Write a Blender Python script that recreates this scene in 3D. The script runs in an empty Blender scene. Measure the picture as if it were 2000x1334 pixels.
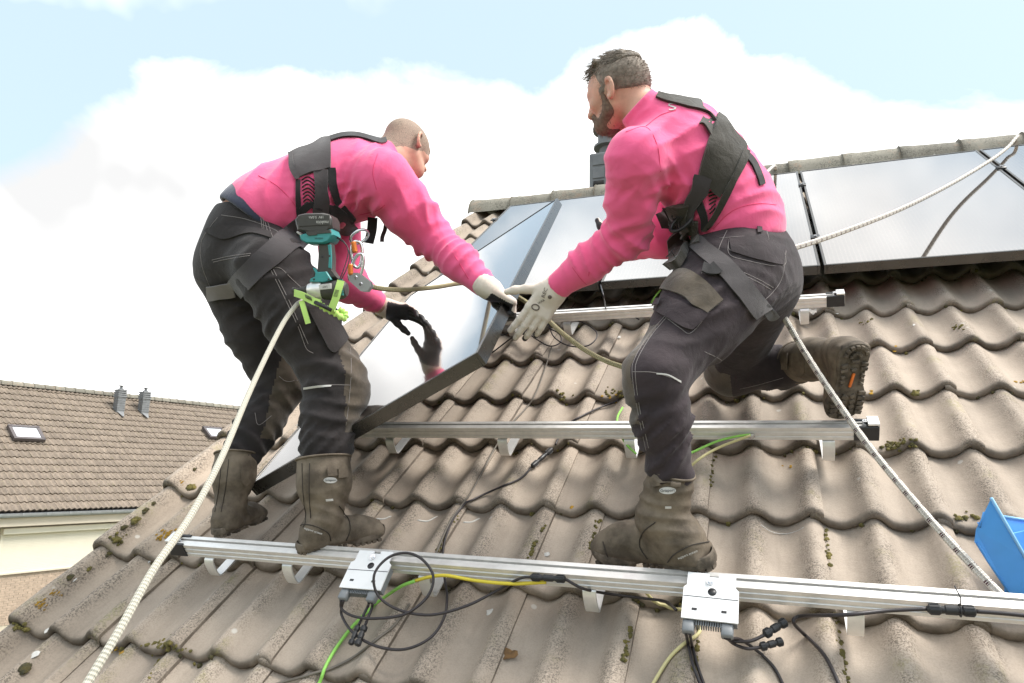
import bpy, bmesh, math, random
import numpy as np
from mathutils import Vector, Matrix
from mathutils.bvhtree import BVHTree

random.seed(7); rng = np.random.RandomState(7)
SC = bpy.context.scene
COL = SC.collection
R_ = math.radians

# ------------------------------------------------------------------ frames
# roof frame: u along the ridge (right), v up the slope, n out of the roof; metres
PITCH = 37.5
RC = np.array([[0.93733303, 0.2897244, -0.19356281],
               [-0.04369594, -0.45339428, -0.89023833],
               [-0.34568404, 0.8429077, -0.41232166]])      # roof -> camera (x right, y down, z forward)
TC = np.array([0.10134099, 0.48048206, 2.10376875])
U_, S_, V_ = np.linalg.svd(RC); RC = U_ @ V_
cp, sp = math.cos(R_(PITCH)), math.sin(R_(PITCH))
W = np.array([[1, 0, 0], [0, cp, -sp], [0, sp, cp]])        # roof -> world
Z0 = 6.0
FOC = 1345.0
OFF = np.array([0, 0, Z0])
M_CW = W @ RC.T                                             # camera -> world directions
CAMPOS = W @ (-RC.T @ TC) + OFF
DR = W @ np.array([1., 0, 0]); DV = W @ np.array([0, 1., 0]); DN = W @ np.array([0, 0, 1.])

def rp(u, v, n=0.0):
    return W @ np.array([u, v, n], float) + OFF
def at(x, y, d):
    """point seen at photo pixel (x, y), d metres in front of the camera"""
    return CAMPOS + M_CW @ (np.array([(x - 1000) / FOC, (y - 667) / FOC, 1.0]) * d)
def raydir(x, y):
    v = M_CW @ np.array([(x - 1000) / FOC, (y - 667) / FOC, 1.0]); return v / np.linalg.norm(v)
def pix(q):
    c = M_CW.T @ (np.asarray(q, float) - CAMPOS); return 1000 + FOC * c[0] / c[2], 667 + FOC * c[1] / c[2], c[2]
def onroof(x, y, n0):
    d = W.T @ raydir(x, y); c = W.T @ (CAMPOS - OFF)
    k = (n0 - c[2]) / d[2]; return c + k * d                # roof coords

# ------------------------------------------------------------------ camera
cam = bpy.data.cameras.new('camera'); cam_o = bpy.data.objects.new('camera', cam); COL.objects.link(cam_o)
mw = Matrix.Identity(4)
for i in range(3):
    mw[i][0] = M_CW[i, 0]; mw[i][1] = -M_CW[i, 1]; mw[i][2] = -M_CW[i, 2]; mw[i][3] = CAMPOS[i]
cam_o.matrix_world = mw
cam.sensor_width = 36; cam.lens = FOC / 2000 * 36; cam.clip_end = 3000; cam.clip_start = 0.02
SC.camera = cam_o

# ------------------------------------------------------------------ sky and sun
SUN_EL, SUN_AZ = 56.0, 82.0        # azimuth measured from the direction behind the camera, + towards its right
world = bpy.data.worlds.new('World'); SC.world = world; world.use_nodes = True
nt = world.node_tree; nt.nodes.clear()
def N(nt, typ, **kw):
    n = nt.nodes.new(typ)
    for k, v in kw.items():
        if k == 'inp':
            for a, b in v.items(): n.inputs[a].default_value = b
        else: setattr(n, k, v)
    return n
def math_(nt, op, a, b=None, clamp=False):
    n = nt.nodes.new('ShaderNodeMath'); n.operation = op; n.use_clamp = clamp
    for i, x in enumerate((a, b)):
        if x is None: continue
        if isinstance(x, (int, float)): n.inputs[i].default_value = x
        else: nt.links.new(x, n.inputs[i])
    return n.outputs[0]
fh = np.array([M_CW[0, 2], M_CW[1, 2], 0.0]); fh /= np.linalg.norm(fh)      # camera heading
rh = np.array([fh[1], -fh[0], 0.0])
sa = R_(SUN_AZ)
sun_h = -fh * math.cos(sa) + rh * math.sin(sa)
sun_dir = sun_h * math.cos(R_(SUN_EL)) + np.array([0, 0, math.sin(R_(SUN_EL))])
out = N(nt, 'ShaderNodeOutputWorld')
sky = N(nt, 'ShaderNodeTexSky', sky_type='NISHITA', sun_disc=False, sun_elevation=R_(SUN_EL),
        sun_rotation=math.atan2(sun_dir[0], sun_dir[1]), air_density=1.0, dust_density=2.0, ozone_density=1.0)
bg_sky = N(nt, 'ShaderNodeBackground', inp={'Strength': 0.07})
nt.links.new(sky.outputs[0], bg_sky.inputs['Color'])
tc = N(nt, 'ShaderNodeTexCoord')
sep = N(nt, 'ShaderNodeSeparateXYZ'); nt.links.new(tc.outputs['Generated'], sep.inputs[0])
dx, dy, dz = sep.outputs
fwdc = math_(nt, 'ADD', math_(nt, 'MULTIPLY', dx, float(fh[0])), math_(nt, 'MULTIPLY', dy, float(fh[1])))
rgtc = math_(nt, 'ADD', math_(nt, 'MULTIPLY', dx, float(rh[0])), math_(nt, 'MULTIPLY', dy, float(rh[1])))
az = math_(nt, 'ARCTAN2', rgtc, fwdc)
el = math_(nt, 'ARCSINE', dz)
# top edge of the cloud bank, by compass bearing (radians)
ramp = N(nt, 'ShaderNodeValToRGB'); ramp.color_ramp.interpolation = 'B_SPLINE'
def azel(x, y):
    d = raydir(x, y); return math.atan2(d @ rh, d @ fh), math.asin(d[2])
prof = [(-1500, 260), (-600, 250), (-120, 340), (60, 275), (160, 215), (340, 168), (600, 180), (800, 140), (960, 225), (1060, 215), (1150, 85), (1300, 70), (1430, 110), (1560, 170), (1700, 250), (1900, 250), (2200, 240), (3500, 200)]
cr = ramp.color_ramp
pts = [azel(*p) for p in prof]
while len(cr.elements) < len(pts): cr.elements.new(0.5)
for e, (a, h) in zip(cr.elements, sorted(pts)):
    e.position = (a + math.pi) / (2 * math.pi); v = max(0, h) / 1.0
    e.color = (v, v, v, 1)
azn = math_(nt, 'DIVIDE', math_(nt, 'ADD', az, math.pi), 2 * math.pi)
nt.links.new(azn, ramp.inputs[0])
nz1 = N(nt, 'ShaderNodeTexNoise', inp={'Scale': 5.0, 'Detail': 8.0, 'Roughness': 0.58, 'Distortion': 0.3})
nt.links.new(tc.outputs['Generated'], nz1.inputs['Vector'])
nz2 = N(nt, 'ShaderNodeTexNoise', noise_dimensions='4D', inp={'Scale': 2.3, 'Detail': 5.0, 'Roughness': 0.55, 'W': 6.0})
nt.links.new(tc.outputs['Generated'], nz2.inputs['Vector'])
edge = math_(nt, 'SUBTRACT', math_(nt, 'ADD', ramp.outputs[0], math_(nt, 'MULTIPLY', math_(nt, 'SUBTRACT', nz1.outputs[0], 0.5), 0.17)), el)
bank = math_(nt, 'MULTIPLY', edge, 20.0)
bank = math_(nt, 'ADD', bank, 0.35, clamp=True)
# broken high cloud everywhere above the bank
high = math_(nt, 'MULTIPLY', math_(nt, 'SUBTRACT', math_(nt, 'SUBTRACT', el, 0.74), math_(nt, 'MULTIPLY', math_(nt, 'SUBTRACT', nz2.outputs[0], 0.5), 1.5)), 3.0, clamp=True)
high = math_(nt, 'MULTIPLY', high, 0.95)
cloud = math_(nt, 'MAXIMUM', bank, high)
# a thin white veil lies over the blue too
nz3 = N(nt, 'ShaderNodeTexNoise', inp={'Scale': 2.4, 'Detail': 4.0, 'Roughness': 0.5})
nt.links.new(tc.outputs['Generated'], nz3.inputs['Vector'])
shade = N(nt, 'ShaderNodeValToRGB')
shade.color_ramp.elements[0].position = 0.34; shade.color_ramp.elements[0].color = (0.33, 0.33, 0.33, 1)
shade.color_ramp.elements[1].position = 0.66; shade.color_ramp.elements[1].color = (1.0, 0.985, 0.96, 1)
nt.links.new(nz3.outputs[0], shade.inputs[0])
bg_cloud = N(nt, 'ShaderNodeBackground', inp={'Strength': 0.68})
nt.links.new(shade.outputs[0], bg_cloud.inputs['Color'])
bg_veil = N(nt, 'ShaderNodeBackground', inp={'Color': (0.66, 0.82, 0.92, 1), 'Strength': 0.285})
mixv = N(nt, 'ShaderNodeMixShader', inp={0: 0.8})
nt.links.new(bg_sky.outputs[0], mixv.inputs[1]); nt.links.new(bg_veil.outputs[0], mixv.inputs[2])
mixc = N(nt, 'ShaderNodeMixShader')
nt.links.new(cloud, mixc.inputs[0]); nt.links.new(mixv.outputs[0], mixc.inputs[1]); nt.links.new(bg_cloud.outputs[0], mixc.inputs[2])
nt.links.new(mixc.outputs[0], out.inputs['Surface'])
sun = bpy.data.lights.new('sun', 'SUN'); sun.energy = 1.15; sun.angle = R_(24); sun.color = (1.0, 0.96, 0.90)
sun_o = bpy.data.objects.new('sun', sun); COL.objects.link(sun_o)
sun_o.rotation_euler = Vector(-sun_dir).to_track_quat('-Z', 'Y').to_euler()
sun_o.location = (0, -5, 30)
SC.view_settings.view_transform = 'Standard'; SC.view_settings.look = 'None'
SC.view_settings.exposure = 2.08; SC.view_settings.gamma = 1.0; SC.view_settings.use_curve_mapping = False
SC.render.engine = 'CYCLES'
SC.cycles.max_bounces = 6; SC.cycles.glossy_bounces = 3; SC.cycles.diffuse_bounces = 3; SC.cycles.transmission_bounces = 3
SC.cycles.caustics_reflective = False; SC.cycles.caustics_refractive = False

# ------------------------------------------------------------------ materials
def srgb(r, g, b):
    f = lambda c: (c / 255 / 12.92) if c / 255 <= 0.04045 else ((c / 255 + 0.055) / 1.055) ** 2.4
    return (f(r), f(g), f(b), 1.0)
def mat(name, col=(0.5, 0.5, 0.5), rough=0.6, metal=0.0, var=0.0, vscale=20.0, bump=0.0, bscale=200.0, spec=0.5, col2=None, coat=0.0, detail=4.0, coords='Object', thr=(0.35, 0.65), bdist=0.002):
    m = bpy.data.materials.new(name); m.use_nodes = True
    nt = m.node_tree; b = nt.nodes['Principled BSDF']
    c = tuple(col[:3]) + (1.0,)
    b.inputs['Base Color'].default_value = c
    b.inputs['Roughness'].default_value = rough; b.inputs['Metallic'].default_value = metal
    b.inputs['Specular IOR Level'].default_value = spec
    if coat: b.inputs['Coat Weight'].default_value = coat; b.inputs['Coat Roughness'].default_value = 0.1
    tcn = nt.nodes.new('ShaderNodeTexCoord')
    if var or col2:
        nz = N(nt, 'ShaderNodeTexNoise', inp={'Scale': vscale, 'Detail': detail, 'Roughness': 0.6})
        nt.links.new(tcn.outputs[coords], nz.inputs['Vector'])
        rm = N(nt, 'ShaderNodeValToRGB')
        c2 = tuple(col2[:3]) + (1.0,) if col2 else tuple(min(1, x * (1 + var)) for x in c[:3]) + (1.0,)
        c1 = c if col2 else tuple(x * (1 - var) for x in c[:3]) + (1.0,)
        rm.color_ramp.elements[0].position = thr[0]; rm.color_ramp.elements[0].color = c1
        rm.color_ramp.elements[1].position = thr[1]; rm.color_ramp.elements[1].color = c2
        nt.links.new(nz.outputs[0], rm.inputs[0]); nt.links.new(rm.outputs[0], b.inputs['Base Color'])
        rr = N(nt, 'ShaderNodeMapRange', inp={'To Min': max(0.02, rough - 0.08), 'To Max': min(1, rough + 0.08)})
        nt.links.new(nz.outputs[0], rr.inputs[0]); nt.links.new(rr.outputs[0], b.inputs['Roughness'])
    if bump:
        nb = N(nt, 'ShaderNodeTexNoise', inp={'Scale': bscale, 'Detail': 3.0, 'Roughness': 0.6})
        nt.links.new(tcn.outputs[coords], nb.inputs['Vector'])
        bp = N(nt, 'ShaderNodeBump', inp={'Strength': bump, 'Distance': bdist})
        nt.links.new(nb.outputs[0], bp.inputs['Height']); nt.links.new(bp.outputs[0], b.inputs['Normal'])
    return m
MAT = {}

def tile_material(name, base, dark, lich, random_amt=0.19, fine=1.0):
    m = bpy.data.materials.new(name); m.use_nodes = True
    nt = m.node_tree; b = nt.nodes['Principled BSDF']; L = nt.links.new
    tcn = nt.nodes.new('ShaderNodeTexCoord'); oi = nt.nodes.new('ShaderNodeObjectInfo')
    off = N(nt, 'ShaderNodeVectorMath', operation='ADD')
    cmb = nt.nodes.new('ShaderNodeCombineXYZ')
    L(math_(nt, 'MULTIPLY', oi.outputs['Random'], 37.0), cmb.inputs[0]); L(math_(nt, 'MULTIPLY', oi.outputs['Random'], 91.0), cmb.inputs[1])
    L(tcn.outputs['Object'], off.inputs[0]); L(cmb.outputs[0], off.inputs[1])
    P = off.outputs[0]
    def noise(scale, detail=4.0, rough=0.6, vec=P, dist=0.0):
        n = N(nt, 'ShaderNodeTexNoise', inp={'Scale': scale, 'Detail': detail, 'Roughness': rough, 'Distortion': dist}); L(vec, n.inputs['Vector']); return n.outputs[0]
    def rampf(fac, p0, p1, a=0.0, c=1.0):
        n = N(nt, 'ShaderNodeMapRange', inp={'From Min': p0, 'From Max': p1, 'To Min': a, 'To Max': c}); n.clamp = True; L(fac, n.inputs[0]); return n.outputs[0]
    def mix(fac, a, c):
        n = N(nt, 'ShaderNodeMix', data_type='RGBA')
        for i, x in ((0, fac), (6, a), (7, c)):
            if isinstance(x, tuple): n.inputs[i].default_value = x
            elif isinstance(x, (int, float)): n.inputs[i].default_value = x
            else: L(x, n.inputs[i])
        return n.outputs[2]
    crest = N(nt, 'ShaderNodeAttribute', attribute_name='crest').outputs['Fac']
    lip = N(nt, 'ShaderNodeAttribute', attribute_name='lip').outputs['Fac']
    big = noise(5.0, 3.0)
    c0 = mix(rampf(big, 0.3, 0.7), base, tuple(x * 0.80 for x in base[:3]) + (1,))
    # streaks running down the slope
    mp = N(nt, 'ShaderNodeMapping', inp={'Scale': (26, 3.2, 8)}); L(P, mp.inputs[0])
    st = noise(1.0, 4.0, 0.65, mp.outputs[0])
    c1 = mix(rampf(st, 0.50, 0.78, 0, 0.32), c0, dark)
    # exposed dark granules on the worn crests and flanks
    sp1 = noise(230.0 * fine, 3.0, 0.75)
    zone = math_(nt, 'MULTIPLY', rampf(crest, 0.25, 0.85), rampf(noise(9.0, 4.0), 0.36, 0.62))
    gran = math_(nt, 'MULTIPLY', rampf(sp1, 0.48, 0.57), rampf(zone, 0.05, 0.7, 0.16, 1.0))
    c2 = mix(math_(nt, 'MULTIPLY', gran, 0.72), c1, tuple(x * 0.45 for x in dark[:3]) + (1,))
    sp2 = noise(150.0 * fine, 2.0, 0.7)
    lgt = math_(nt, 'MULTIPLY', rampf(sp2, 0.60, 0.68), rampf(zone, 0.0, 0.8, 0.05, 0.6))
    c3 = mix(lgt, c2, tuple(min(1, x * 1.35) for x in base[:3]) + (1,))
    # darker lower lip; on the far roof this is painted shade along the rows
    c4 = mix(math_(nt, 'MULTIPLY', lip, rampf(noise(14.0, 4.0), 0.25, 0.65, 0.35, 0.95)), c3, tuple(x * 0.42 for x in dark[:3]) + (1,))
    # olive lichen on some crests
    lz = math_(nt, 'MULTIPLY', rampf(crest, 0.45, 0.95), rampf(noise(6.5, 5.0, 0.7), 0.55, 0.66))
    lz = math_(nt, 'MULTIPLY', lz, rampf(sp2, 0.42, 0.56, 0.2, 1))
    c5 = mix(math_(nt, 'MULTIPLY', lz, 0.55), c4, lich)
    # pale lichen discs / bird lime
    vo = N(nt, 'ShaderNodeTexVoronoi', inp={'Scale': 9.0}); L(P, vo.inputs['Vector'])
    disc = math_(nt, 'MULTIPLY', rampf(vo.outputs['Distance'], 0.055, 0.085, 1, 0), rampf(noise(3.0, 1.0), 0.5, 0.55))
    c6 = mix(math_(nt, 'MULTIPLY', disc, 0.6), c5, (0.62, 0.60, 0.55, 1))
    hs = N(nt, 'ShaderNodeHueSaturation')
    L(c6, hs.inputs['Color']); L(rampf(oi.outputs['Random'], 0, 1, 1 - random_amt, 1 + random_amt), hs.inputs['Value'])
    L(hs.outputs[0], b.inputs['Base Color'])
    b.inputs['Roughness'].default_value = 0.78; b.inputs['Specular IOR Level'].default_value = 0.35
    hgt = math_(nt, 'ADD', math_(nt, 'MULTIPLY', sp1, rampf(zone, 0, 1, 0.35, 1.0)), math_(nt, 'MULTIPLY', noise(60.0 * fine, 4.0), 0.7))
    bp = N(nt, 'ShaderNodeBump', inp={'Strength': 0.6, 'Distance': 0.0028}); L(hgt, bp.inputs['Height']); L(bp.outputs[0], b.inputs['Normal'])
    return m
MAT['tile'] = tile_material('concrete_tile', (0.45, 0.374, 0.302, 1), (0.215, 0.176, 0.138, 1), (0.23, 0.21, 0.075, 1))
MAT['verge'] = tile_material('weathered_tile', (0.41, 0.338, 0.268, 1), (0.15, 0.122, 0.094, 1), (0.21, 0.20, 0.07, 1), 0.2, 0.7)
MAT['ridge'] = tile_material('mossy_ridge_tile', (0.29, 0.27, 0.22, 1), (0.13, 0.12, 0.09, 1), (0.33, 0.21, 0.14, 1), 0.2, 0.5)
MAT['far_tile'] = tile_material('far_concrete_tile', (0.31, 0.25, 0.195, 1), (0.09, 0.07, 0.054, 1), (0.22, 0.20, 0.08, 1), 0.10, 0.25)  # deep dark tone paints the lip shade that draws the rows

# ------------------------------------------------------------------ mesh helpers
class MB:
    """collects vertices and faces for ONE mesh object"""
    def __init__(s): s.v = []; s.f = []; s.uv = {}; s.mi = []
    def add(s, vs, fs, mi=0):
        o = len(s.v); s.v += [tuple(map(float, p)) for p in vs]; s.f += [tuple(i + o for i in f) for f in fs]; s.mi += [mi] * len(fs); return o
    def box(s, c, ax, ay, az, mi=0, bev=0.0):
        """c centre; ax, ay, az half-extent vectors"""
        c, ax, ay, az = (np.asarray(q, float) for q in (c, ax, ay, az))
        if bev <= 0:
            vs = [c + i * ax + j * ay + k * az for i in (-1, 1) for j in (-1, 1) for k in (-1, 1)]
            s.add(vs, [(0, 1, 3, 2), (4, 6, 7, 5), (0, 4, 5, 1), (2, 3, 7, 6), (0, 2, 6, 4), (1, 5, 7, 3)], mi); return
        la, lb, lc = (np.linalg.norm(q) for q in (ax, ay, az))
        ua, ub, uc = ax / la, ay / lb, az / lc
        idx = {}; vs = []
        for i in (-1, 1):
            for j in (-1, 1):
                for k in (-1, 1):
                    for w_ in range(3):
                        d = [bev, bev, bev]; d[w_] = 0
                        idx[(i, j, k, w_)] = len(vs)
                        vs.append(c + i * (la - d[0]) * ua + j * (lb - d[1]) * ub + k * (lc - d[2]) * uc)
        fs = []
        for sg in (-1, 1):
            q = [(-1, -1), (1, -1), (1, 1), (-1, 1)]
            if sg < 0: q = q[::-1]
            fs.append(tuple(idx[(sg, a, b2, 0)] for a, b2 in q))
            fs.append(tuple(idx[(b2, sg, a, 1)] for a, b2 in q))
            fs.append(tuple(idx[(a, b2, sg, 2)] for a, b2 in q))
        for a in (-1, 1):
            for b2 in (-1, 1):
                f = [idx[(a, b2, -1, 0)], idx[(a, b2, 1, 0)], idx[(a, b2, 1, 1)], idx[(a, b2, -1, 1)]]; fs.append(tuple(f if a * b2 < 0 else f[::-1]))
                f = [idx[(-1, a, b2, 1)], idx[(1, a, b2, 1)], idx[(1, a, b2, 2)], idx[(-1, a, b2, 2)]]; fs.append(tuple(f if a * b2 < 0 else f[::-1]))
                f = [idx[(b2, -1, a, 2)], idx[(b2, 1, a, 2)], idx[(b2, 1, a, 0)], idx[(b2, -1, a, 0)]]; fs.append(tuple(f if a * b2 < 0 else f[::-1]))
        for i in (-1, 1):
            for j in (-1, 1):
                for k in (-1, 1):
                    f = [idx[(i, j, k, 0)], idx[(i, j, k, 1)], idx[(i, j, k, 2)]]; fs.append(tuple(f if i * j * k > 0 else f[::-1]))
        s.add(vs, fs, mi)
    def grid(s, P, mi=0, closed_u=False, flip=False):
        """P[i][j] points"""
        nu, nv = len(P), len(P[0]); o = len(s.v)
        s.v += [tuple(map(float, p)) for r in P for p in r]
        for i in range(nu if closed_u else nu - 1):
            for j in range(nv - 1):
                a, b2, c, d = o + i * nv + j, o + ((i + 1) % nu) * nv + j, o + ((i + 1) % nu) * nv + j + 1, o + i * nv + j + 1
                s.f.append((a, d, c, b2) if flip else (a, b2, c, d)); s.mi.append(mi)
        return o
    def tube(s, pts, r, sides=8, cap=True, mi=0, uvs=False):
        pts = [np.asarray(p, float) for p in pts]; n = len(pts)
        rr = r if hasattr(r, '__len__') else [r] * n
        T = [pts[min(i + 1, n - 1)] - pts[max(i - 1, 0)] for i in range(n)]
        T = [t / (np.linalg.norm(t) + 1e-12) for t in T]
        a = np.array([0, 0, 1.0]) if abs(T[0][2]) < 0.9 else np.array([1.0, 0, 0])
        nrm = np.cross(T[0], a); nrm /= np.linalg.norm(nrm)
        o = len(s.v); ln = 0.0
        for i in range(n):
            nrm = nrm - T[i] * (nrm @ T[i]); nrm /= np.linalg.norm(nrm) + 1e-12; bn = np.cross(T[i], nrm)
            if i: ln += np.linalg.norm(pts[i] - pts[i - 1])
            for k in range(sides):
                an = 2 * math.pi * k / sides
                if uvs: s.uv[len(s.v)] = (k / sides, ln)
                s.v.append(tuple(pts[i] + rr[i] * (math.cos(an) * nrm + math.sin(an) * bn)))
        for i in range(n - 1):
            for k in range(sides):
                k2 = (k + 1) % sides
                s.f.append((o + i * sides + k, o + i * sides + k2, o + (i + 1) * sides + k2, o + (i + 1) * sides + k)); s.mi.append(mi)
        if cap:
            s.f.append(tuple(o + k for k in range(sides))[::-1]); s.f.append(tuple(o + (n - 1) * sides + k for k in range(sides))); s.mi += [mi, mi]
    def lathe(s, c, axis, prof, sides=20, mi=0):
        """prof: list of (radius, height along axis)"""
        c = np.asarray(c, float); axis = np.asarray(axis, float); axis = axis / np.linalg.norm(axis)
        a = np.array([0, 0, 1.0]) if abs(axis[2]) < 0.9 else np.array([1.0, 0, 0])
        e1 = np.cross(axis, a); e1 /= np.linalg.norm(e1); e2 = np.cross(axis, e1)
        P = [[c + axis * h + r * (math.cos(2 * math.pi * k / sides) * e1 + math.sin(2 * math.pi * k / sides) * e2) for r, h in prof] for k in range(sides)]
        o = s.grid(P, mi, closed_u=True)
        m = len(prof)
        if prof[0][0] > 1e-6: s.f.append(tuple(o + k * m for k in range(sides))); s.mi.append(mi)
        if prof[-1][0] > 1e-6: s.f.append(tuple(o + k * m + m - 1 for k in range(sides))[::-1]); s.mi.append(mi)
    def build(s, name, mats, parent=None, smooth=True, loc=None, auto=None):
        me = bpy.data.meshes.new(name)
        vs = np.array(s.v, float).reshape(-1, 3)
        o = bpy.data.objects.new(name, me)
        pl = np.array(parent.get('_loc', (0, 0, 0))) if parent is not None else np.zeros(3)
        origin = np.array(loc, float) if loc is not None else (pl if parent is not None else np.zeros(3))
        me.from_pydata((vs - origin).tolist(), [], s.f)
        if not isinstance(mats, (list, tuple)): mats = [mats]
        for m in mats: me.materials.append(m)
        if len(mats) > 1: me.polygons.foreach_set('material_index', s.mi)
        if s.uv:
            uvl = me.uv_layers.new(name='UVMap')
            for l in me.loops:
                if l.vertex_index in s.uv: uvl.data[l.index].uv = s.uv[l.vertex_index]
        if smooth:
            me.polygons.foreach_set('use_smooth', [True] * len(me.polygons))
            if auto: me.set_sharp_from_angle(angle=R_(auto))
        me.update()
        COL.objects.link(o)
        if parent is not None:
            o.parent = parent; o.location = tuple(origin - pl)
        else: o.location = tuple(origin)
        o['_loc'] = tuple(float(x) for x in origin)
        return o

def tag(o, label=None, cat=None, group=None, kind=None):
    if label: o['label'] = label
    if cat: o['category'] = cat
    if group: o['group'] = group
    if kind: o['kind'] = kind
    return o
def empty(name, loc, label=None, cat=None, group=None):
    o = bpy.data.objects.new(name, None); COL.objects.link(o); o.location = tuple(float(x) for x in loc); o.empty_display_size = 0.05
    o['_loc'] = tuple(float(x) for x in loc)
    return tag(o, label, cat, group)
def inst(name, me, parent, M):
    """an object sharing mesh me with world matrix M (parent unrotated, at its _loc)"""
    o = bpy.data.objects.new(name, me); COL.objects.link(o); o.parent = parent
    pl = Vector(parent.get('_loc', (0, 0, 0)))
    o.matrix_local = Matrix.Translation(-pl) @ M
    return o
def mat4(origin, ex, ey, ez):
    m = Matrix.Identity(4)
    for i in range(3): m[i][0], m[i][1], m[i][2], m[i][3] = float(ex[i]), float(ey[i]), float(ez[i]), float(origin[i])
    return m
def spline(P, n=8):
    """Catmull-Rom through the points"""
    P = [np.asarray(p, float) for p in P]
    if len(P) < 3: return [P[0] + (P[-1] - P[0]) * k / n for k in range(n + 1)]
    Q = [2 * P[0] - P[1]] + P + [2 * P[-1] - P[-2]]; out_ = []
    for i in range(1, len(Q) - 2):
        p0, p1, p2, p3 = Q[i - 1:i + 3]
        for k in range(n):
            t = k / n
            out_.append(0.5 * ((2 * p1) + (-p0 + p2) * t + (2 * p0 - 5 * p1 + 4 * p2 - p3) * t * t + (-p0 + 3 * p1 - 3 * p2 + p3) * t ** 3))
    out_.append(P[-1]); return out_
def text_mesh(txt, size, name, material, parent, M, extrude=0.0003):
    cu = bpy.data.curves.new(name, 'FONT'); cu.body = txt; cu.size = size; cu.align_x = 'CENTER'; cu.align_y = 'CENTER'; cu.extrude = extrude; cu.resolution_u = 2
    tmp = bpy.data.objects.new(name + '_tmp', cu); COL.objects.link(tmp)
    bpy.context.view_layer.update()
    me = bpy.data.meshes.new_from_object(tmp.evaluated_get(bpy.context.evaluated_depsgraph_get()))
    bpy.data.objects.remove(tmp); bpy.data.curves.remove(cu)
    me.name = name; me.materials.clear(); me.materials.append(material)
    return inst(name, me, parent, M)

# ------------------------------------------------------------------ more materials
MAT['alu'] = mat('brushed_aluminium', (0.86, 0.84, 0.81), 0.38, 0.6, 0.06, 30, 0.05, 400)
MAT['alu_plate'] = mat('cast_aluminium', (0.78, 0.78, 0.78), 0.45, 0.35, 0.04, 25, 0.05, 300)
MAT['black_plastic'] = mat('black_plastic', (0.022, 0.022, 0.024), 0.42, 0, 0.2, 40)
MAT['grey_plastic'] = mat('grey_plastic', (0.20, 0.21, 0.22), 0.5)
MAT['frame'] = mat('anodised_panel_frame', (0.11, 0.104, 0.096), 0.28, 0.85, 0.08, 15)
MAT['cable'] = mat('black_cable', (0.030, 0.024, 0.026), 0.45)
MAT['deck'] = mat('roof_underlay', (0.03, 0.028, 0.026), 0.9)
MAT['steel'] = mat('bright_steel', (0.75, 0.75, 0.76), 0.22, 1.0)
MAT['moss'] = mat('moss', (0.085, 0.078, 0.028), 0.95, 0, bump=0.9, bscale=500, col2=(0.22, 0.18, 0.05), vscale=60, bdist=0.004)
MAT['moss_dark'] = mat('dark_moss', (0.055, 0.052, 0.030), 0.95, 0, bump=0.9, bscale=500, col2=(0.11, 0.09, 0.03), vscale=70, bdist=0.004)
MAT['lichen'] = mat('yellow_lichen', (0.30, 0.17, 0.015), 0.9, 0, 0.3, 80, 0.6, 400)
MAT['white_lichen'] = mat('white_lichen', (0.6, 0.58, 0.54), 0.9, 0, 0.1, 80, 0.4, 400)
MAT['brick'] = mat('cream_brick', (0.50, 0.38, 0.29), 0.85, 0, 0.14, 9, 0.4, 60)
MAT['mortar'] = mat('pale_mortar', (0.60, 0.53, 0.41), 0.9)
MAT['cream'] = mat('cream_paint', (0.72, 0.63, 0.50), 0.5, 0, 0.03, 3)
MAT['shutter'] = mat('cream_shutter', (0.80, 0.74, 0.60), 0.5, 0, 0.02, 2)
MAT['zinc'] = mat('zinc', (0.42, 0.43, 0.44), 0.45, 0.5, 0.08, 8)
MAT['grey_duct'] = mat('grey_vent_plastic', (0.17, 0.175, 0.18), 0.6, 0, 0.1, 12, 0.2, 80)
MAT['lead'] = mat('lead_grey', (0.22, 0.225, 0.23), 0.6, 0.2, 0.15, 10)
MAT['ground'] = mat('garden_ground', (0.10, 0.11, 0.06), 0.95, 0, 0.3, 0.8)

def glass_mat(name, cells=True):
    m = bpy.data.materials.new(name); m.use_nodes = True
    nt = m.node_tree; b = nt.nodes['Principled BSDF']; L = nt.links.new
    b.inputs['Roughness'].default_value = 0.10
    b.inputs['IOR'].default_value = 1.52
    uv = N(nt, 'ShaderNodeUVMap')
    sx = N(nt, 'ShaderNodeSeparateXYZ'); L(uv.outputs[0], sx.inputs[0])
    def stripes(c, n, w):
        f = math_(nt, 'FRACT', math_(nt, 'MULTIPLY', c, n)); return math_(nt, 'LESS_THAN', f, w)
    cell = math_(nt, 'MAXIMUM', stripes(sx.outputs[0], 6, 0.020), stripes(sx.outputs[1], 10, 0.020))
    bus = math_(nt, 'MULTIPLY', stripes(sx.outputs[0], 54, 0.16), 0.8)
    mx = N(nt, 'ShaderNodeMix', data_type='RGBA', inp={6: (0.060, 0.050, 0.043, 1), 7: (0.15, 0.128, 0.108, 1)})  # base colours lifted and warmed to stand in for reflected bright sky
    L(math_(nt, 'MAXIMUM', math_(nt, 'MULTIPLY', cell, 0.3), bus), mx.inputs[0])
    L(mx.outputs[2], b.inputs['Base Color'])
    b.inputs['Coat Weight'].default_value = 1.0; b.inputs['Coat IOR'].default_value = 3.4; b.inputs['Coat Roughness'].default_value = 0.04
    # a film of dust on the pane
    tcn = nt.nodes.new('ShaderNodeTexCoord')
    nz = N(nt, 'ShaderNodeTexNoise', inp={'Scale': 3.0, 'Detail': 5.0}); L(tcn.outputs['Object'], nz.inputs['Vector'])
    rr = N(nt, 'ShaderNodeMapRange', inp={'From Min': 0.3, 'From Max': 0.7, 'To Min': 0.02, 'To Max': 0.07}); L(nz.outputs[0], rr.inputs[0]); L(rr.outputs[0], b.inputs['Coat Roughness'])
    return m
MAT['glass'] = glass_mat('solar_glass')

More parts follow.
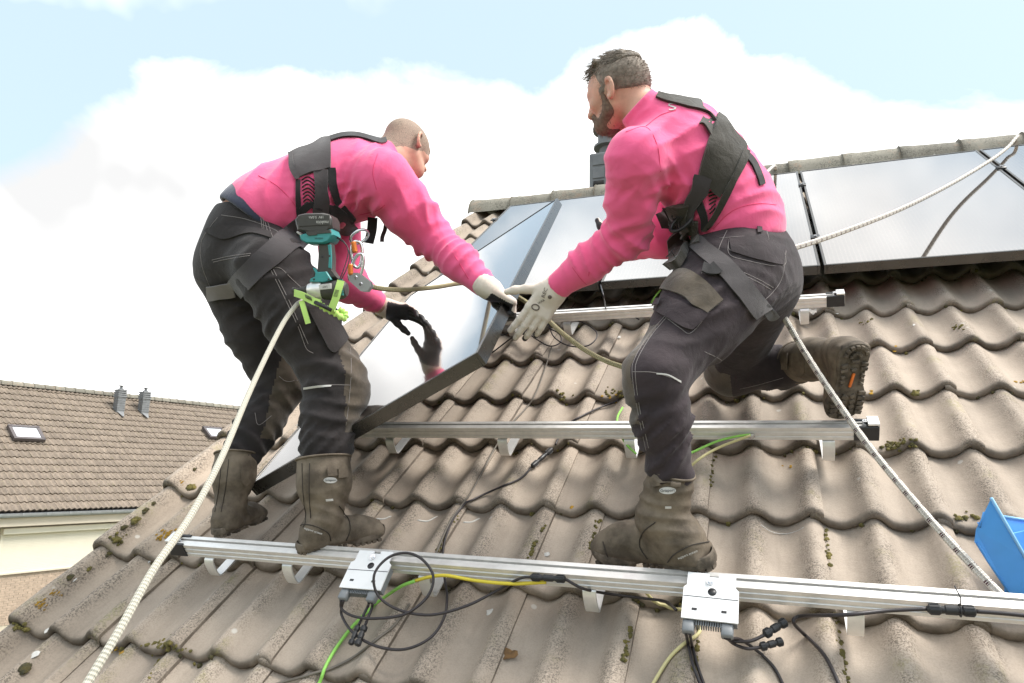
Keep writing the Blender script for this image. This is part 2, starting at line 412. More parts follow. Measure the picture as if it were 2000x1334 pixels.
# ------------------------------------------------------------------ ground
g = MB(); g.grid([[(-400, -400, 0), (-400, 600, 0)], [(600, -400, 0), (600, 600, 0)]])
tag(g.build('ground', MAT['ground']), kind='structure')

# ------------------------------------------------------------------ our house and its roof tiles
G = 0.3268; CR = 0.15; T_ = 0.030; HW = 0.040
house = empty('tiled_house', rp(0, -1.3, 0) * np.array([1, 1, 0]), 'near house whose brown tiled roof two workers stand on', 'house')
UL, UR, VE, VR = -1.50, 7.0, -1.35, 3.66
wl = MB()
yE, zE = rp(0, VE, -0.15)[1:]; yR, zR = rp(0, VR, -0.15)[1:]; yB = 2 * yR - yE
for u in (UL + 0.08, UR - 0.08):
    t = 0.14
    pr_ = [(yE + .35, 0), (yB - .35, 0), (yB - .35, zE + .2), (yR, zR - 0.06), (yE + .35, zE + .2)]
    vs = [(u - t / 2, y, z) for y, z in pr_] + [(u + t / 2, y, z) for y, z in pr_]
    wl.add(vs, [(0, 1, 2, 3, 4), (9, 8, 7, 6, 5)] + [(i, (i + 5), (i + 1) % 5 + 5, (i + 1) % 5) for i in range(5)])
wl.box((2.75, yE + .42, zE / 2), (4.18, 0, 0), (0, .07, 0), (0, 0, zE / 2)); wl.box((2.75, yB - .42, zE / 2), (4.18, 0, 0), (0, .07, 0), (0, 0, zE / 2))
wl.build('wall', MAT['brick'], house, smooth=False)
dk = MB()
e0, e1 = rp(UL + .02, VE, -.10), rp(UR, VE, -.10); r0, r1 = rp(UL + .02, VR, -.10), rp(UR, VR, -.10)
b0, b1 = e0.copy(), e1.copy(); b0[1] = b1[1] = 2 * r0[1] - e0[1]
dz = np.array([0, 0, -.05])
vs = [e0, e1, r1, r0, b0, b1] + [q + dz for q in (e0, e1, r1, r0, b0, b1)]
dk.add(vs, [(0, 1, 2, 3), (3, 2, 5, 4), (9, 8, 7, 6), (10, 11, 8, 9), (0, 6, 7, 1), (4, 5, 11, 10), (0, 3, 9, 6), (3, 4, 10, 9), (1, 7, 8, 2), (2, 8, 11, 5)])
roof = dk.build('roof', MAT['deck'], house, smooth=False)

def wave(x):
    c = 0.5 + 0.5 * math.cos(2 * math.pi * (x + 0.010 * math.sin(2 * math.pi * x / CR)) / CR)
    return -HW * (1 - c ** 0.85)
def vbump(x): return 0.024 * math.cos(math.pi / 2 * min(1, abs(x + 0.006) / 0.050)) - (0.02 * ((-x - .03) / .016) ** 2 if x < -.03 else 0)
def tile_mesh(name, width, verge=False, seed=0, mat_=None):
    rs = np.random.RandomState(seed)
    ph = rs.rand(6) * 6.28
    xs = list(np.linspace(-0.006, 0.034, 4)) + list(np.linspace(0.045, width - .02, int(width / .3 * 20))) + list(np.linspace(width - .012, width + 0.027, 5))
    if verge: xs = list(np.linspace(-0.046, 0.034, 11)) + xs[4:]
    path = [(0.030, -0.031), (0.004, -0.029), (-0.001, -0.024), (-0.002, -0.014), (0.001, -0.0055), (0.007, -0.0012), (0.018, 0.0), (0.06, 0.0), (0.13, 0), (0.21, 0), (0.29, 0), (0.405, 0)]
    m = MB(); P = []; crest = []; lip = []
    for x in xs:
        col = []
        h = wave(x)
        if verge: h = wave(max(x, 0.0)) + vbump(x)
        drop = 0.0
        if not verge and x < 0.040: drop = -0.009 * min(1, max(0, (0.040 - x) / 0.010))
        over = x > width + 0.020
        for k, (y, z) in enumerate(path):
            yy = y; 
            if k < 6: yy = y + 0.0022 * (math.sin(38 * x + ph[0]) + 0.7 * math.sin(91 * x + ph[1]) + .5 * math.sin(173 * x + ph[2]))
            zz = z + h + drop - y * T_ / G + 0.0010 * (math.sin(21 * x + 17 * y + ph[3]) + math.sin(47 * x - 31 * y + ph[4]))
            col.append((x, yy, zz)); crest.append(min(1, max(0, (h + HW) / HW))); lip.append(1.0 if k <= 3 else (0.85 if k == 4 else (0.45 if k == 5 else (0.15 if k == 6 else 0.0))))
        P.append(col)
    m.grid(P)
    n_main = len(m.v)
    # right edge: the thickness of the overlapping roll
    last = P[-1]; o = m.add([(x, y, z) for x, y, z in last] + [(x + 0.001, y, z - 0.011) for x, y, z in last], [])
    for j in range(len(last) - 1): m.f.append((o + j, o + len(last) + j, o + len(last) + j + 1, o + j + 1)); m.mi.append(0)
    crest += [0.6] * (2 * len(last)); lip += [0.9] * (2 * len(last))
    if verge:
        first = P[0]; o = m.add([(x, y, z) for x, y, z in first] + [(x - .004, y, -0.105 - y * T_ / G) for x, y, z in first] + [(x + .014, y, -0.105 - y * T_ / G) for x, y, z in first], [])
        q = len(first)
        for w_ in (0, q):
            for j in range(q - 1): m.f.append((o + w_ + j, o + w_ + j + 1, o + w_ + q + j + 1, o + w_ + q + j)); m.mi.append(0)
        crest += [0.9] * (3 * q); lip += [0.1] * (3 * q)
    me = bpy.data.meshes.new(name); me.from_pydata(m.v, [], m.f); me.materials.append(mat_ or MAT['tile'])
    me.polygons.foreach_set('use_smooth', [True] * len(me.polygons))
    for nm, dat in (('crest', crest), ('lip', lip)):
        a = me.attributes.new(nm, 'FLOAT', 'POINT'); a.data.foreach_set('value', dat)
    me.set_sharp_from_angle(angle=R_(60)); me.update(); return me
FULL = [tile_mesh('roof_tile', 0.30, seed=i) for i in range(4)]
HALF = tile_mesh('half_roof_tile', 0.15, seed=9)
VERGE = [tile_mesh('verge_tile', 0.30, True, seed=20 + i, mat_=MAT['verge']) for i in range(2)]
def row_joints(r):
    j = list(range(-8, 1, 2))
    if r in (-4, -2, 0): j += [2, 3] + list(range(5, 23, 2))
    elif r in (-3, -1): j += [1] + list(range(3, 23, 2))
    else: j += list(range(2, 23, 2))
    return j
def put_tile(me, nm, k, r, jit=1.0, dn=0.0):
    a = rng.normal(0, 0.0045 * jit); b_ = rng.normal(0, 0.006 * jit)
    ex = DR * math.cos(a) + DV * math.sin(a); ey = DV * math.cos(a) - DR * math.sin(a); ez = DN
    ex = ex + DN * rng.normal(0, 0.004 * jit); ex /= np.linalg.norm(ex)
    ey = ey + DN * b_ * 0.3; ey = ey - ex * (ex @ ey); ey /= np.linalg.norm(ey); ez = np.cross(ex, ey)
    inst(nm, me, roof, mat4(rp(k * CR + rng.normal(0, .0015), r * G + rng.normal(0, 0.003 * jit), dn + rng.normal(0, 0.0012)), ex, ey, ez))
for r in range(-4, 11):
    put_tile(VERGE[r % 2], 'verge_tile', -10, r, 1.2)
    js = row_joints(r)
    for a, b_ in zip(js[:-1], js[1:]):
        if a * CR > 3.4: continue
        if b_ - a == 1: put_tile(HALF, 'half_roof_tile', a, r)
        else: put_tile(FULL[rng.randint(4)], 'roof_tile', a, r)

# ridge tiles
def ridge_mesh():
    m = MB(); Lr = 0.36
    prof = [(-.150, -.150), (-.135, -.085), (-.105, -.042), (-.06, -.012), (0, 0), (.06, -.012), (.105, -.042), (.135, -.085), (.150, -.150)]
    xs = [(-.012, 1.02), (0.0, 1.05), (.05, 1.05), (.07, 1.02), (.15, 1.0), (.26, .99), (Lr, .96)]
    P = [[(x, h * s_, z * s_ + .018 * (s_ - 1) / .14) for h, z in prof] for x, s_ in xs]
    m.grid(P)
    m.grid([[(-.012, h * 1.10, z * 1.1 + .013) for h, z in prof], [(-.012, h * .88, z * .95 - .012) for h, z in prof]])
    me = bpy.data.meshes.new('ridge_tile'); me.from_pydata(m.v, [], m.f); me.materials.append(MAT['ridge'])
    me.polygons.foreach_set('use_smooth', [True] * len(me.polygons))
    for nm, val in (('crest', 1.0), ('lip', 0.15)):
        a = me.attributes.new(nm, 'FLOAT', 'POINT'); a.data.foreach_set('value', [val] * len(me.vertices))
    me.set_sharp_from_angle(angle=R_(50)); return me
RM = ridge_mesh()
hy = np.array([0, 1., 0]); hz = np.array([0, 0, 1.])
for i in range(14):
    u = -1.55 + i * 0.345
    ang = rng.normal(0, .012)
    ex = DR * math.cos(ang) + hz * math.sin(ang); ez = hz * math.cos(ang) - DR * math.sin(ang)
    inst('ridge_tile', RM, roof, mat4(rp(u, 3.70, 0.035) + np.array([0, 0, rng.normal(0, .004)]), ex, hy, ez))

# vent duct on the ridge
vp = at(1190, 345, 6.0); 
vent = empty('roof_vent', (vp[0], vp[1], vp[2] - .25), 'dark grey roof vent with round double cap behind the ridge', 'roof vent')
k_ = 6.0 / FOC
m = MB(); m.box((vp[0], vp[1], vp[2] - .10), (0.145, 0, 0), (0, 0.145, 0), (0, 0, 0.27), bev=.012); m.build('vent_base', MAT['grey_duct'], vent, auto=30)
for (ox, oy) in ((-.06, -.147), (.07, -.147)):
    m = MB(); c = np.array([vp[0] + ox, vp[1] + oy, vp[2]])
    m.box(c + (0, 0, .10), (.052, 0, 0), (0, .006, 0), (0, 0, .05), bev=.004); m.box(c + (0, 0, -.02), (.052, 0, 0), (0, .006, 0), (0, 0, .05), bev=.004)
    m.build('vent_panel', MAT['grey_duct'], vent, auto=30)
    m = MB(); m.box(c + (0, -.002, -.115), (.045, 0, 0), (0, .006, 0), (0, 0, .022)); m.build('vent_slot', MAT['deck'], vent)
m = MB(); m.lathe((vp[0], vp[1], vp[2] + .165), hz, [(.085, 0), (.085, .09), (.135, .095), (.135, .115), (.10, .13), (.098, .25), (.14, .256), (.145, .285), (.13, .30), (.0, .305)], 28)
m.build('vent_cap', MAT['grey_duct'], vent, auto=35)

# ------------------------------------------------------------------ solar panels
def make_panel(M, w, h, label, group=None, name='solar_panel'):
    """M: 4x4 with origin at the lower left of the front face, x across, y up, z out of the glass"""
    o3 = np.array(M.translation); ex = np.array(M.col[0][:3]); ey = np.array(M.col[1][:3]); ez = np.array(M.col[2][:3])
    p = empty(name, o3, label, 'solar panel', group)
    P = lambda x, y, z: o3 + ex * x + ey * y + ez * z
    fw, th = 0.011, 0.042
    m = MB()
    for (x0, x1, y0, y1) in ((0, fw, 0, h), (w - fw, w, 0, h), (fw, w - fw, 0, fw), (fw, w - fw, h - fw, h)):
        m.box(P((x0 + x1) / 2, (y0 + y1) / 2, -th / 2), ex * (x1 - x0) / 2, ey * (y1 - y0) / 2, ez * th / 2, bev=.0012)
    # inner flange at the back
    for (x0, x1, y0, y1) in ((fw, fw + .02, fw, h - fw), (w - fw - .02, w - fw, fw, h - fw), (fw + .02, w - fw - .02, fw, fw + .02), (fw + .02, w - fw - .02, h - fw - .02, h - fw)):
        m.box(P((x0 + x1) / 2, (y0 + y1) / 2, -th + .0015), ex * (x1 - x0) / 2, ey * (y1 - y0) / 2, ez * .0012)
    m.build('frame', MAT['frame'], p, smooth=False)
    m = MB(); n0 = m.add([P(fw, fw, -.0025), P(w - fw, fw, -.0025), P(w - fw, h - fw, -.0025), P(fw, h - fw, -.0025)], [(0, 1, 2, 3)])
    m.uv = {0: (0, 0), 1: (1, 0), 2: (1, 1), 3: (0, 1)}
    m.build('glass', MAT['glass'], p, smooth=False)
    m = MB(); m.box(P(w / 2, h / 2, -.0075), ex * (w / 2 - fw), ey * (h / 2 - fw), ez * .0015); m.build('backsheet', MAT['black_plastic'], p, smooth=False)
    m = MB(); m.box(P(w / 2, h - .12, -.02), ex * .055, ey * .04, ez * .010, bev=.003); m.build('junction_box', MAT['black_plastic'], p)
    return p
edges = [-1.045, -0.075, 0.892, 1.850, 2.810]
labs = ['leftmost installed solar panel below the ridge, behind the tilted panel',
        'installed solar panel under the ridge, behind the clasped gloves and bearded worker',
        'widest visible solar panel at right, with the rope crossing in front of it',
        'solar panel cut off by the right edge of the photo']
for i in range(4):
    w = edges[i + 1] - edges[i] - 0.014
    M = mat4(rp(edges[i] + .007, 1.415, 0.14), DR, DV, DN)
    make_panel(M, w, 1.635, labs[i], 'installed solar panels below the ridge')
# clamps in the seams
def clamp(u, v, lab):
    o = rp(u, v, .14); m = MB()
    m.box(o + DN * .002, DR * .020, DV * .022, DN * .003, bev=.001); m.box(o - DN * .02, DR * .006, DV * .022, DN * .02)
    c = empty('panel_clamp', o, lab, 'clamp', 'black clamps between the installed panels'); m.build('clamp_plate', MAT['black_plastic'], c)
    m = MB(); m.lathe(o + DN * .005, DN, [(.007, 0), (.007, .006), (.0045, .006), (.0045, .003)], 10); m.build('bolt', MAT['steel'], c, auto=40)
clamp(0.892, 1.78, 'lower black clamp in the panel seam right of the bearded worker')
clamp(0.892, 2.72, 'upper black clamp in the panel seam right of the bearded worker')
clamp(1.850, 2.62, 'black clamp in the panel seam near the right photo edge')
clamp(-0.075, 1.60, 'black clamp in the panel seam behind the bearded worker\'s sleeve')
clamp(-1.050, 2.72, 'black end clamp on the left edge of the leftmost panel')
# the panel being fitted: left edge on the rails, right edge lifted
def rodr(k):
    a = np.linalg.norm(k); k = np.array(k) / a; K = np.array([[0, -k[2], k[1]], [k[2], 0, -k[0]], [-k[1], k[0], 0]])
    return np.eye(3) + math.sin(a) * K + (1 - math.cos(a)) * K @ K
Rl = W @ rodr([0.01244325, -0.43272809, 0.10933477])
LP_O = rp(-0.93190527, -0.17308666, 0.14853299)
LP = mat4(LP_O, Rl[:, 0], Rl[:, 1], Rl[:, 2])
make_panel(LP, 0.955, 1.635, 'tilted solar panel being lowered by two workers, right side lifted', None)
def on_lp(x, y, z=0.0): return LP_O + Rl[:, 0] * x + Rl[:, 1] * y + Rl[:, 2] * z

# ------------------------------------------------------------------ mounting rails with hooks and end caps
RB = [(-.0, 0), (-.012, 0), (-.012, -.010), (-.016, -.010), (-.016, -.004), (-.024, -.004), (-.024, -.010), (-.028, -.010), (-.028, 0), (-.040, 0),
      (-.040, -.010), (-.0375, -.0115), (-.0375, -.0145), (-.040, -.016), (-.040, -.026), (-.0375, -.0275), (-.0375, -.0305), (-.040, -.032), (-.040, -.042), (0, -.042)]
def rail(v, u0, u1, hooks, label, ends=(), dv=0.0):
    o3 = rp((u0 + u1) / 2, v, .06)
    R0 = empty('mounting_rail', o3, label, 'mounting rail', 'aluminium mounting rails across the roof')
    ang = math.atan2(dv, u1 - u0); d = DR * math.cos(ang) + DV * math.sin(ang); dvv = DV * math.cos(ang) - DR * math.sin(ang)
    o = rp(u0, v, .1)
    m = MB(); L = u1 - u0; P = []
    for x in (0, L): P.append([o + d * x + dvv * a + DN * b for a, b in RB] + [o + d * x])
    m.grid(P)
    m.add([o + dvv * a + DN * b for a, b in RB], [tuple(range(len(RB)))]); m.add([o + d * L + dvv * a + DN * b for a, b in RB], [tuple(range(len(RB)))[::-1]])
    m.build('rail_profile', MAT['alu'], R0, smooth=False)
    for hu in hooks:
        x = hu - u0; b = o + d * x
        m = MB(); w = .0165
        pv = [(-.010, -.0435), (-.036, -.0435), (-.043, -.047), (-.047, -.055), (-.049, -.066), (-.050, -.085), (-.049, -.105), (-.046, -.118), (-.038, -.125), (-.02, -.127), (.02, -.128), (.10, -.132)]
        nn = []
        for i in range(len(pv)):
            a0 = np.array(pv[max(i - 1, 0)]); a1 = np.array(pv[min(i + 1, len(pv) - 1)]); tt = a1 - a0; tt /= np.linalg.norm(tt); nn.append((-tt[1], tt[0]))
        hgt = wave(hu % CR) + HW       # the strap stands on the tile below
        sc_ = (.127 - 0.012 - hgt) / .127 if hgt < .03 else .72
        ring = [[b + d * (s * w) + dvv * (a + q * n_[0]) + DN * ((z if z > -.05 else -.05 + (z + .05) * sc_) + q * n_[1]) for s, q in ((-1, 0), (1, 0), (1, .0045), (-1, .0045))] for (a, z), n_ in zip(pv, nn)]
        for k in range(4):
            m.grid([[r[k] for r in ring], [r[(k + 1) % 4] for r in ring]])
        m.add(ring[0], [(0, 1, 2, 3)])
        m.build('roof_hook', MAT['alu'], R0, auto=35)
    for e in ends:
        sg = 1 if e > (u0 + u1) / 2 else -1
        x = e - u0; b = o + d * x
        m = MB()
        for (a0, a1, z0, z1, x0, x1) in ((-.043, -.034, -.043, .004, -.035, .030), (-.006, .003, -.043, .004, -.035, .030), (-.034, -.006, -.043, -.034, -.035, .030), (-.034, -.006, -.034, .004, .024, .030)):
            m.box(b + d * sg * (x0 + x1) / 2 + dvv * (a0 + a1) / 2 + DN * (z0 + z1) / 2, d * (x1 - x0) / 2, dvv * (a1 - a0) / 2 * .98, DN * (z1 - z0) / 2, bev=.0015)
        m.build('end_cap', MAT['black_plastic'], R0, auto=30)
        m = MB(); c = b + d * sg * .016 + dvv * -.02
        m.box(c + DN * .010, d * .015, dvv * .021, DN * .0035, bev=.001); m.box(c + DN * -.01 + d * sg * .013, d * .0022, dvv * .019, DN * .022)
        q = m.build('end_clamp', MAT['alu'], R0, auto=30)
        m = MB(); m.lathe(c - d * sg * .02 + DN * .004, DN, [(.0075, -.012), (.0075, .008), (.0045, .008), (.0045, .004)], 12); m.build('bolt', MAT['steel'], R0, auto=40)
def uof(x, y, n=.05): return onroof(x, y, n)[0]
low_h = [uof(412, 1090), uof(562, 1105), uof(828, 1130), uof(1150, 1160), uof(1672, 1205)]
mid_h = [uof(762, 858), uof(980, 862), uof(1228, 865), uof(1619, 868)]
up_h = [uof(1000, 635), uof(1105, 635), uof(1571, 605)]
rail(-.357, -1.062, 1.75, low_h, 'lowest long silver rail carrying both white inverters', (-1.062,))
rail(.277, -1.000, .912, mid_h, 'middle silver rail crossing behind the bearded worker\'s standing leg', (-1.000, .912))
rail(1.205, -1.000, .922, up_h, 'uppermost silver rail just below the installed panels', (.922,))

# ------------------------------------------------------------------ neighbouring house
NF = M_CW @ np.array([(1807 - 1000) / FOC, (930 - 667) / FOC, 1.0]); NF[2] = 0; NF /= np.linalg.norm(NF)   # along its ridge, away
NU = np.array([-NF[1], NF[0], 0.0])                         # horizontally up its slope
E0 = at(0, 1000, 18.0)
NS = NU * cp + hz * sp; NN = -NU * sp + hz * cp              # up the slope, out of the slope
def nr(a, b, n=0.0): return E0 + NF * a + NS * b + NN * n
nb = empty('neighbour_house', (E0 + NF * 3) * np.array([1, 1, 0]), 'cream brick house with brown tiled roof at left beyond the gable', 'house')
A0, A1, SL = -7.0, 19.0, 6.30
m = MB()
back = 2 * SL * cp
q = [nr(A0, 0, -.06), nr(A1, 0, -.06), nr(A1, SL, -.06), nr(A0, SL, -.06)]
q2 = [E0 + NF * A0 + NU * back + NN * 0, E0 + NF * A1 + NU * back]
m.add(q + q2, [(0, 1, 2, 3), (3, 2, 5, 4)])
m.add([p_ - hz * .12 for p_ in q + q2], [(3, 2, 1, 0), (4, 5, 2, 3)])
nroof = m.build('roof', MAT['deck'], nb, smooth=False)
wl = MB(); wz = E0[2] - .10
c = E0 + NF * (A0 + A1) / 2 + NU * back / 2
FW = 0.38
for (aa, bb) in ((FW, 1), (back - FW, -1)):
    ctr = E0 + NF * (A0 + A1) / 2 + NU * (aa + .09 * bb); ctr = np.array([ctr[0], ctr[1], wz / 2])
    wl.box(ctr, NF * (A1 - A0 - .4) / 2, NU * .09, hz * wz / 2)
for aa in (A0 + .3, A1 - .3):
    b = E0 + NF * aa
    tri = [b + NU * FW, b + NU * (back - FW), b + NU * back / 2 + hz * (SL * sp - .2)]
    tri[0] = np.array([tri[0][0], tri[0][1], 0]); tri[1] = np.array([tri[1][0], tri[1][1], 0])
    t4 = b + NU * FW; t5 = b + NU * (back - FW)
    wl.add([tri[0], tri[1], t5 + hz * .15, tri[2], t4 + hz * .15], [(0, 1, 2, 3, 4)])
nwall = wl.build('wall', MAT['mortar'], nb, smooth=False)
# bricks on the part of the wall in view
bk = MB(); bl, bh, gap = .21, .05, .012
for r in range(46):
    z1 = wz - .02 - r * (bh + gap)
    for k in range(-2, 34):
        a = -1.2 + k * (bl + gap) + (r % 2) * (bl + gap) / 2
        if 0.05 < a < 3.3 and r < 24: continue
        ctr = E0 + NF * (a + bl / 2) + NU * (FW - .004); ctr = np.array([ctr[0], ctr[1], z1 - bh / 2])
        bk.box(ctr, NF * bl / 2, NU * rng.uniform(.006, .009), hz * bh / 2)
tag(bk.build('bricks', MAT['brick'], nb, smooth=False), kind='stuff')
# far tiles
def far_mesh():
    m = MB(); P = []; crest = []; lip = []
    for x in np.linspace(0, .315, 13):
        h = -.042 * (1 - (0.5 + .5 * math.cos(2 * math.pi * x / .15)) ** .85)
        P.append([(x, 0.006, -.050 + h), (0, 0, 0), (x, .40, h - .036)])
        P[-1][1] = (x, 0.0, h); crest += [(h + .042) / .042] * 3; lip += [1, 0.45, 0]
    m.grid(P); me = bpy.data.meshes.new('far_roof_tile'); me.from_pydata(m.v, [], m.f); me.materials.append(MAT['far_tile'])
    me.polygons.foreach_set('use_smooth', [True] * len(me.polygons))
    for nm, dat in (('crest', crest), ('lip', lip)):
        a = me.attributes.new(nm, 'FLOAT', 'POINT'); a.data.foreach_set('value', dat)
    me.set_sharp_from_angle(angle=R_(50)); return me
FT = far_mesh()
spots = []
for r in range(19):
    for k in range(int((A1 - A0) / .3)):
        a = A0 + k * .3; c_ = nr(a + .15, r * .3316 + .16); x, y, d = pix(c_)
        spots.append((not (-30 < x < 470 and 740 < y < 1010), d, a, r))
skyl = [(31, 849, 74, 862, 0), (405, 842, 440, 858, 1)]
spots.sort(key=lambda s_: (s_[0], s_[1]))
stuff = MB()
base_v = np.array([v.co[:] for v in FT.vertices]); base_f = [tuple(p.vertices) for p in FT.polygons]
scr, slp = [], []
fcr = [a.value for a in FT.attributes['crest'].data]; flp = [a.value for a in FT.attributes['lip'].data]
for i, (off_, d, a, r) in enumerate(spots):
    ez = NN; ex = NF + NN * rng.normal(0, .008); ex /= np.linalg.norm(ex); ey = NS - ex * (ex @ NS); ey /= np.linalg.norm(ey); ez = np.cross(ex, ey)
    o3 = nr(a, r * .3316 + rng.normal(0, .004), 0.06 + rng.normal(0, .003))
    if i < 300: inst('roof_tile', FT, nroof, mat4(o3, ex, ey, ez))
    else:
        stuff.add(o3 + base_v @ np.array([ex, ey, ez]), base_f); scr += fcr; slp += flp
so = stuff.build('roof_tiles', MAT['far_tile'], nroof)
for nm, dat in (('crest', scr), ('lip', slp)):
    a = so.data.attributes.new(nm, 'FLOAT', 'POINT'); a.data.foreach_set('value', dat)
so.data.set_sharp_from_angle(angle=R_(50))
tag(so, kind='stuff')
for i in range(int((A1 - A0) / .33)):
    inst('ridge_tile', RM, nroof, mat4(nr(A0 + i * .33, SL, .10), NF, NU, hz))
# gutter, fascia
m = MB()
gp = [(.02, .0), (.02, -.10), (-.10, -.10), (-.12, -.06), (-.13, 0.0), (-.115, 0.0), (-.105, -.05), (-.09, -.085), (.005, -.085), (.005, 0)]
P = [[E0 + NF * a + NU * (h - .0) + hz * (z - .05) for h, z in gp + gp[:1]] for a in (A0, A1)]
m.grid(P); m.build('gutter', MAT['zinc'], nb, smooth=False)
m = MB()
for k in range(int((A1 - A0) / .6)):
    o_ = E0 + NF * (A0 + .3 + k * .6)
    m.box(o_ - NU * .055 - hz * .048, NF * .012, NU * .08, hz * .004); m.box(o_ - NU * .135 - hz * .075, NF * .012, NU * .004, hz * .03)
m.build('gutter_brackets', MAT['zinc'], nb, smooth=False)
m = MB(); m.box(E0 + NF * (A0 + A1) / 2 + NU * .06 - hz * .27, NF * (A1 - A0) / 2, NU * .02, hz * .12); m.build('fascia', MAT['cream'], nb, smooth=False)
m = MB(); m.box(E0 + NF * (A0 + A1) / 2 + NU * .22 - hz * .385, NF * (A1 - A0) / 2, NU * .17, hz * .01); m.build('soffit', MAT['cream'], nb, smooth=False)
# window covered by a lowered roller shutter
def nwp(a, z, out_=0.0): 
    p_ = E0 + NF * a + NU * (FW - out_); return np.array([p_[0], p_[1], E0[2] + z])
sh0, sh1, zt, zb = 0.25, 3.35, -.44, -1.62
m = MB(); m.box(nwp((sh0 + sh1) / 2, zt - .09, .09), NF * (sh1 - sh0) / 2, NU * .09, hz * .08, bev=.01); m.build('shutter_box', MAT['shutter'], nb, smooth=False)
sh = MB()
for i in range(24):
    z = zt - .17 - (zb - zt + .17) * -1 * 0 - i * (abs(zb - zt) - .17) / 24
    sh.box(nwp((sh0 + sh1) / 2, z - .020, .035), NF * ((sh1 - sh0) / 2 - .05), NU * .006, hz * .0205, bev=.004)
tag(sh.build('shutter_slats', MAT['shutter'], nb, smooth=False), kind='stuff')
m = MB()
for a in (sh0 + .025, sh1 - .025): m.box(nwp(a, (zt + zb) / 2 - .08, .04), NF * .025, NU * .03, hz * (abs(zb - zt) / 2 - .08))
m.build('shutter_guide', MAT['shutter'], nb, smooth=False)
m = MB(); m.box(nwp((sh0 + sh1) / 2, zb - .015, .05), NF * (sh1 - sh0) / 2, NU * .02, hz * .02); m.build('sill', MAT['cream'], nb, smooth=False)
# skylights and flue terminals
def on_n(x, y, n=.06):
    d = raydir(x, y); k = ((E0 + NN * n - CAMPOS) @ NN) / (d @ NN); q_ = CAMPOS + d * k - E0
    return q_ @ NF, q_ @ NS
MAT['skyglass'] = mat('skylight_glass', (0.55, 0.57, 0.6), 0.06, 0, spec=1.0, coat=1.0)
MAT['skyframe'] = mat('skylight_frame', (0.10, 0.085, 0.085), 0.5)
for (x, y, lab) in ((50, 849, 0), (420, 848, 1)):
    a, b = on_n(x, y); w, h = .39, .30
    m = MB()
    for (ca, cb, ha, hb) in ((a - w, b, .045, h), (a + w, b, .045, h), (a, b - h, w + .045, .045), (a, b + h, w + .045, .045)):
        m.box(nr(ca, cb, .12), NF * ha, NS * hb, NN * .05)
    fr = m.build('skylight', MAT['skyframe'], nroof, smooth=False)
    m = MB(); m.box(nr(a, b, .14), NF * (w - .046), NS * (h - .046), NN * .006); m.build('skylight_glass', MAT['skyglass'], nroof, smooth=False)
for (x, y) in ((235, 805), (283, 808)):
    a, b = on_n(x, y, .06); base = nr(a, b + .12, 0)
    m = MB(); H = .80; w = .135
    m.box(base + hz * (H / 2 - .12), NF * w, NU * w, hz * (H / 2 + .12))
    for k in range(7): m.box(base + hz * (.06 + k * .085) , NF * (w + .012), NU * (w + .012), hz * .012)
    for k in range(4): m.box(base + hz * (H - .26 + k * .075), NF * (w + .03), NU * (w + .03), hz * .022, bev=.005)
    m.lathe(base + hz * H, hz, [(.09, 0), (.09, .04), (.05, .045), (.05, .12), (.10, .125), (.10, .15), (0, .16)], 14)
    # lead apron down the slope
    m.add([nr(a - .2, b + .25, .075), nr(a + .2, b + .25, .075), nr(a + .03, b - .28, .08), nr(a - .03, b - .28, .08)], [(0, 1, 2, 3)])
    m.build('chimney', MAT['lead'], nroof, smooth=False)

